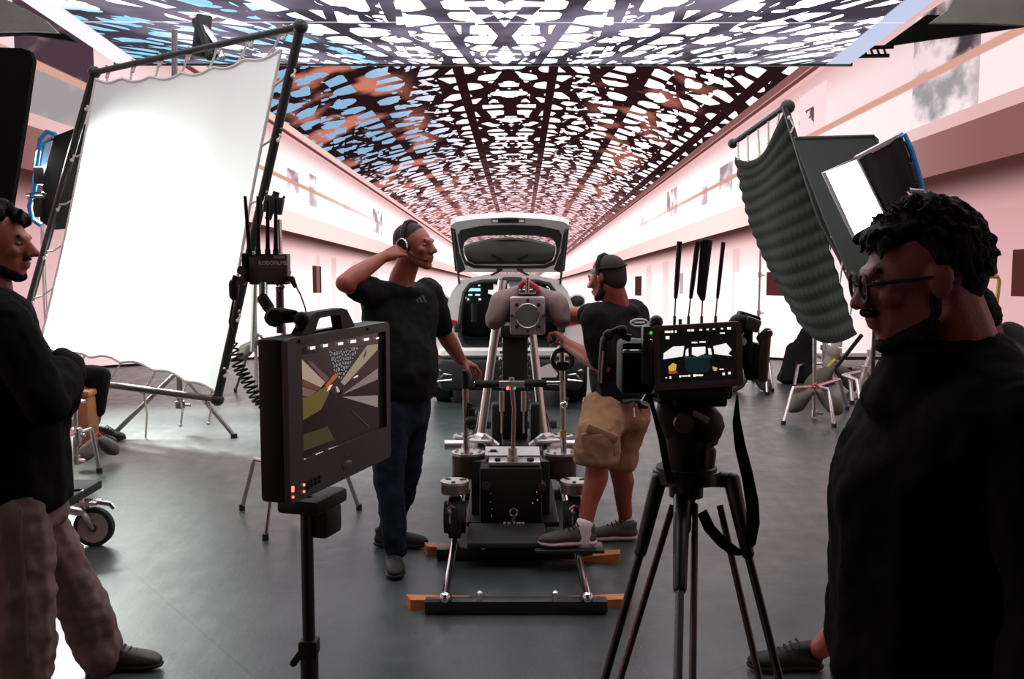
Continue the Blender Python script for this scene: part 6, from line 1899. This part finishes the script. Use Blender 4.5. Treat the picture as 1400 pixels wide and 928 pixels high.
for (x, y, w, h) in ((258, 618, 28, 10), (280, 617, 10, 12), (298, 617, 8, 12), (362, 612, 16, 10), (380, 612, 14, 10), (420, 610, 14, 7), (454, 608, 12, 7), (484, 607, 12, 7), (524, 605, 11, 8), (558, 604, 20, 11), (526, 627, 24, 6), (258, 646, 18, 15),
                     (254, 842, 8, 5), (274, 841, 8, 12), (322, 836, 10, 9), (344, 834, 30, 5), (366, 833, 10, 9), (392, 832, 13, 12), (416, 831, 34, 8), (534, 826, 12, 12), (562, 822, 12, 12), (524, 803, 22, 5)):
    vv = [m.bm.verts.new(M_(*z8(x + a * w / 2, y + b * h / 2), .0008)) for a, b in ((-1, 1), (1, 1), (1, -1), (-1, -1))]; m.bm.faces.new(vv)
m.build('screen_readouts', LED_WHITE, scr2, smooth=False)['kind'] = 'stuff'
# antennas
BLUE_RUB = mat('blue_black_rubber', (.022, .024, .04), .5, noise=.3)
for (a0, a1, y0, wide) in ((922, 929, 330, 1.0), (941, 954, 330, 1.0), (959, 966, 330, 2.2), (978, 989, 331, .8)):
    ant = MB(); ant.cyl(C(a0, 446, .02), C(a0 + .4, 432, .02), .0035, 10); ant.cyl(C(a0 + .4, 432, .02), C(a0 + (a1 - a0) * .25, 406, .02), .0018, 8)
    an = ant.build('antenna', mat('copper_fitting', (.3, .19, .15), .35, .9), cr)
    p0, p1 = C(a0 + (a1 - a0) * .25, 408, .02), C(a1, y0, .02)
    m = MB()
    if wide > 1.5: m.hull([(p0, .006), (p0.lerp(p1, .12) + V((-.004, 0, 0)), (.011, .004, .008)), (p1, (.014, .004, .006))])
    else: m.cone(p0, .0042 * wide, p0.lerp(p1, .2), .0055 * wide, 12); m.cone(p0.lerp(p1, .2), .0055 * wide, p1, .0062 * wide, 12)
    m.build('antenna_sleeve', BLUE_RUB, an)
m = MB(); m.cyl(C(930, 446, .02), C(930, 436, .02), .004, 10); m.build('thumb_screw', FRAME_BROWN, cr)
# body, left side plates, battery and side grip
m = MB(); m.box(C(940, 500, .16), (.17, .24, .13), None, .012); m.build('camera_body', BLACK_PLASTIC, cr)
m = MB(); m.box(C(868, 500, .06), (.075, .10, .12), None, .012); m.box(C(862, 478, .06), (.05, .08, .05), None, .012); m.build('battery_pack', BLACK_PLASTIC, cr)
m = MB(); m.box(C(884, 485, .0), (.022, .03, .13), None, .005); m.ell(C(897, 440, .02), .016); m.box(C(895, 447, 0.02), (.03, .03, .02), None, .005); m.build('monitor_bracket', mat('graphite', (.04, .05, .048), .45), cr)
m = MB(); m.hull([(C(826, 470, .0), (.010, .02, .02)), (C(823, 520, .0), (.010, .018, .02))]); m.tube([C(824, 470, 0), C(834, 456, 0), C(846, 450, 0), C(854, 460, 0), C(862, 462, 0)], .009, 8); m.ell(C(850, 452, 0), .013); m.ell(C(832, 458, 0), .013); m.build('front_handle', BLACK_PLASTIC, cr)
m = MB(); m.tube([C(825, 480, -.02), C(822, 524, -.02)], .003, 6); m.build('handle_edge', STEEL, cr)
m = MB(); m.box(C(864, 480, -.02), (.04, .012, .007), None, .002); m.ell(C(890, 465, -.02), .0035, sub=1); m.build('silver_trim', CHROME, cr)
m = MB(); m.ell(C(890, 455, -.03), .004, sub=1); m.build('green_indicator', LED_GREEN, cr)
m = MB(); m.ell(C(1014, 441, .03), (.03, .03, .022)); m.box(C(1022, 437, .04), (.05, .04, .03), (0, .3, 0), .006); m.box(C(1020, 470, .03), (.02, .05, .10), None, .005); m.build('side_mount', BLACK_PLASTIC, cr)
m = MB(); m.box(C(1027, 443, .02), (.035, .04, .03), (0, .35, 0), .006); m.build('eyecup', BOX_BROWN, cr)
m = MB(); m.hull([(C(1047, 459, .02), .012), (C(1040, 500, .02), .012), (C(1043, 517, .02), .011)]); m.hull([(C(1049, 455, .02), .012), (C(1040, 462, .02), .01)]); m.build('hand_grip', mat('mauve_grip', (.12, .075, .075), .5), cr)
m = MB(); m.hull([(C(1028, 498, .03), .022), (C(1030, 478, .03), .018), (C(1026, 512, .03), .014), (C(1036, 512, .03), .012)]); m.build('viewfinder_barrel', BLACK_PLASTIC, cr)
m = MB(); m.tube([C(1052, 456, .01) + V((.007 * math.cos(a), 0, .007 * math.sin(a))) for a in [k * math.pi / 6 for k in range(12)]], .0012, 5, closed=True); m.build('strap_ring', CHROME, cr)
m = MB(); m.ell(C(1015, 467, .0), (.010, .006, .010)); m.build('round_light', PAPER, cr)
# tripod
tp_ = thing('tripod', 'black video tripod with fluid head and hanging strap under the cinema camera', 'tripod', V((C(945, 700).x, YC + .06, 0)))
tc = V((C(948, 600).x, YC + .08, 0))
def zt(py): return P(948, py, YC).z
m = MB(); m.box(V((tc.x, tc.y, zt(540))), (.16, .16, .022), None, .006); m.box(V((tc.x + .02, tc.y, zt(551))), (.12, .12, .025), None, .006); m.build('camera_plate', BLACK_PLASTIC, tp_)
m = MB()
m.hull([(V((tc.x - .03, tc.y, zt(572))), .045), (V((tc.x + .035, tc.y, zt(590))), .052), (V((tc.x, tc.y, zt(600))), .055)])
m.cyl(V((tc.x, tc.y, zt(650))), V((tc.x, tc.y, zt(600))), .052, 24)
m.cyl(V((tc.x, tc.y, zt(664))), V((tc.x, tc.y, zt(648))), .07, 24)
hd_ = m.build('fluid_head', BLACK_PLASTIC, tp_)
m = MB(); m.cyl(V((tc.x - .02, tc.y - .055, zt(580))), V((tc.x - .02, tc.y - .075, zt(580))), .022, 18); m.build('tilt_dial', mat('dial_umber', (.10, .07, .06), .4), hd_)
m = MB(); m.box(V((tc.x + .02, tc.y - .06, zt(572))), (.04, .01, .014), (0, .5, 0), .003); m.build('label_strip', mat('grey_label', (.32, .25, .25), .5), hd_)
m = MB(); m.cyl(V((tc.x + .05, tc.y - .02, zt(606))), V((tc.x + .05, tc.y - .04, zt(606))), .016); m.hull([(V((tc.x + .048, tc.y - .04, zt(622))), .013), (V((tc.x + .046, tc.y - .04, zt(640))), .012)]); m.build('lock_lever', BOX_BROWN, hd_)
m = MB(); m.tube([V((tc.x - .06, tc.y, zt(552))), V((tc.x - .09, tc.y, zt(548))), V((tc.x - .10, tc.y - .01, zt(558)))], .012, 8); m.ell(V((tc.x - .095, tc.y - .02, zt(541))), .008); m.build('pan_bar_joint', STEEL, hd_)
# bowl, centre post, legs
m = MB(); m.cyl(V((tc.x, tc.y, zt(668))), V((tc.x, tc.y, zt(652))), .078, 24); m.cyl(V((tc.x, tc.y, zt(690))), V((tc.x, tc.y, zt(668))), .04, 20); m.build('bowl', BLACK_METAL, tp_)
m = MB(); m.cyl(V((tc.x, tc.y, zt(728))), V((tc.x, tc.y, zt(690))), .022, 18); m.cone(V((tc.x, tc.y, zt(742))), .010, V((tc.x, tc.y, zt(728))), .018, 14); m.build('bowl_clamp', BLACK_PLASTIC, tp_)
LEG_TAN = mat('tan_tube', (.10, .07, .065), .35, .5)
apex_z = zt(664)
for tubes, yf in ((((900, 668, 822, 945), (920, 690, 846, 935)), YC - .06), (((932, 690, 925, 1000), (950, 690, 946, 1000)), YC - .40), (((1000, 668, 1070, 945), (984, 690, 1040, 935)), YC - .10)):
    lg = None
    for i, (ax, ay, bx, by) in enumerate(tubes):
        a_ = P(ax, ay, YC + .06); b_ = P(bx, by, yf + (.07 if i else 0)); d = b_ - a_; k = a_.z / -d.z
        if lg is None:
            m = MB(); m.hull([(a_ + V((0, 0, .02)), .020), (a_ + d * k * .13, .015)]); m.hull([(a_ + V((0, 0, .02)), .018), (V((tc.x + (a_.x - tc.x) * .4, tc.y, apex_z)), .022)]); lg = m.build('leg', BLACK_METAL, tp_)
        m = MB(); m.cyl(a_, a_ + d * k * .60, .0095 if i == 0 else .008, 12); m.build('leg_tube', BLACK_METAL if i == 0 else LEG_TAN, lg)
        m = MB(); m.cyl(a_ + d * k * .52, a_ + d * k * .985, .0075, 10); m.build('lower_leg', BLACK_METAL, lg)
        if i == 0:
            m = MB(); m.ell(a_ + d * k + V((0, 0, .022)), (.03, .03, .022)); m.build('rubber_foot', RUBBER, lg)
# strap
def strap(name, pts, ws, parent, yv=V((1, 0, 0))):
    m = MB(); prev = None
    for (p, w) in zip(pts, ws):
        cur = [m.bm.verts.new(p - yv * w), m.bm.verts.new(p + yv * w), m.bm.verts.new(p + yv * w + V((0, .004, 0))), m.bm.verts.new(p - yv * w + V((0, .004, 0)))]
        if prev:
            for j in range(4): m.bm.faces.new((prev[j], prev[(j + 1) % 4], cur[(j + 1) % 4], cur[j]))
        else: m.bm.faces.new(cur)
        prev = cur
    m.bm.faces.new(prev[::-1]); return m.build(name, CLOTH_BLACK, parent)
strap('carry_strap', [C(1008, 540), C(1007, 575), C(1012, 610), C(1022, 650), C(1029, 690), C(1030, 720), C(1026, 748), C(1018, 756), C(1004, 754), C(988, 742), C(970, 722), C(960, 700)],
      [.002, .010, .013, .014, .016, .017, .014, .013, .013, .013, .013, .012], tp_, V((.85, 0, .5)))
strap('carry_strap', [C(888, 540), C(896, 570), C(905, 600), C(912, 640), C(918, 660)], [.006, .005, .008, .008, .010], tp_)
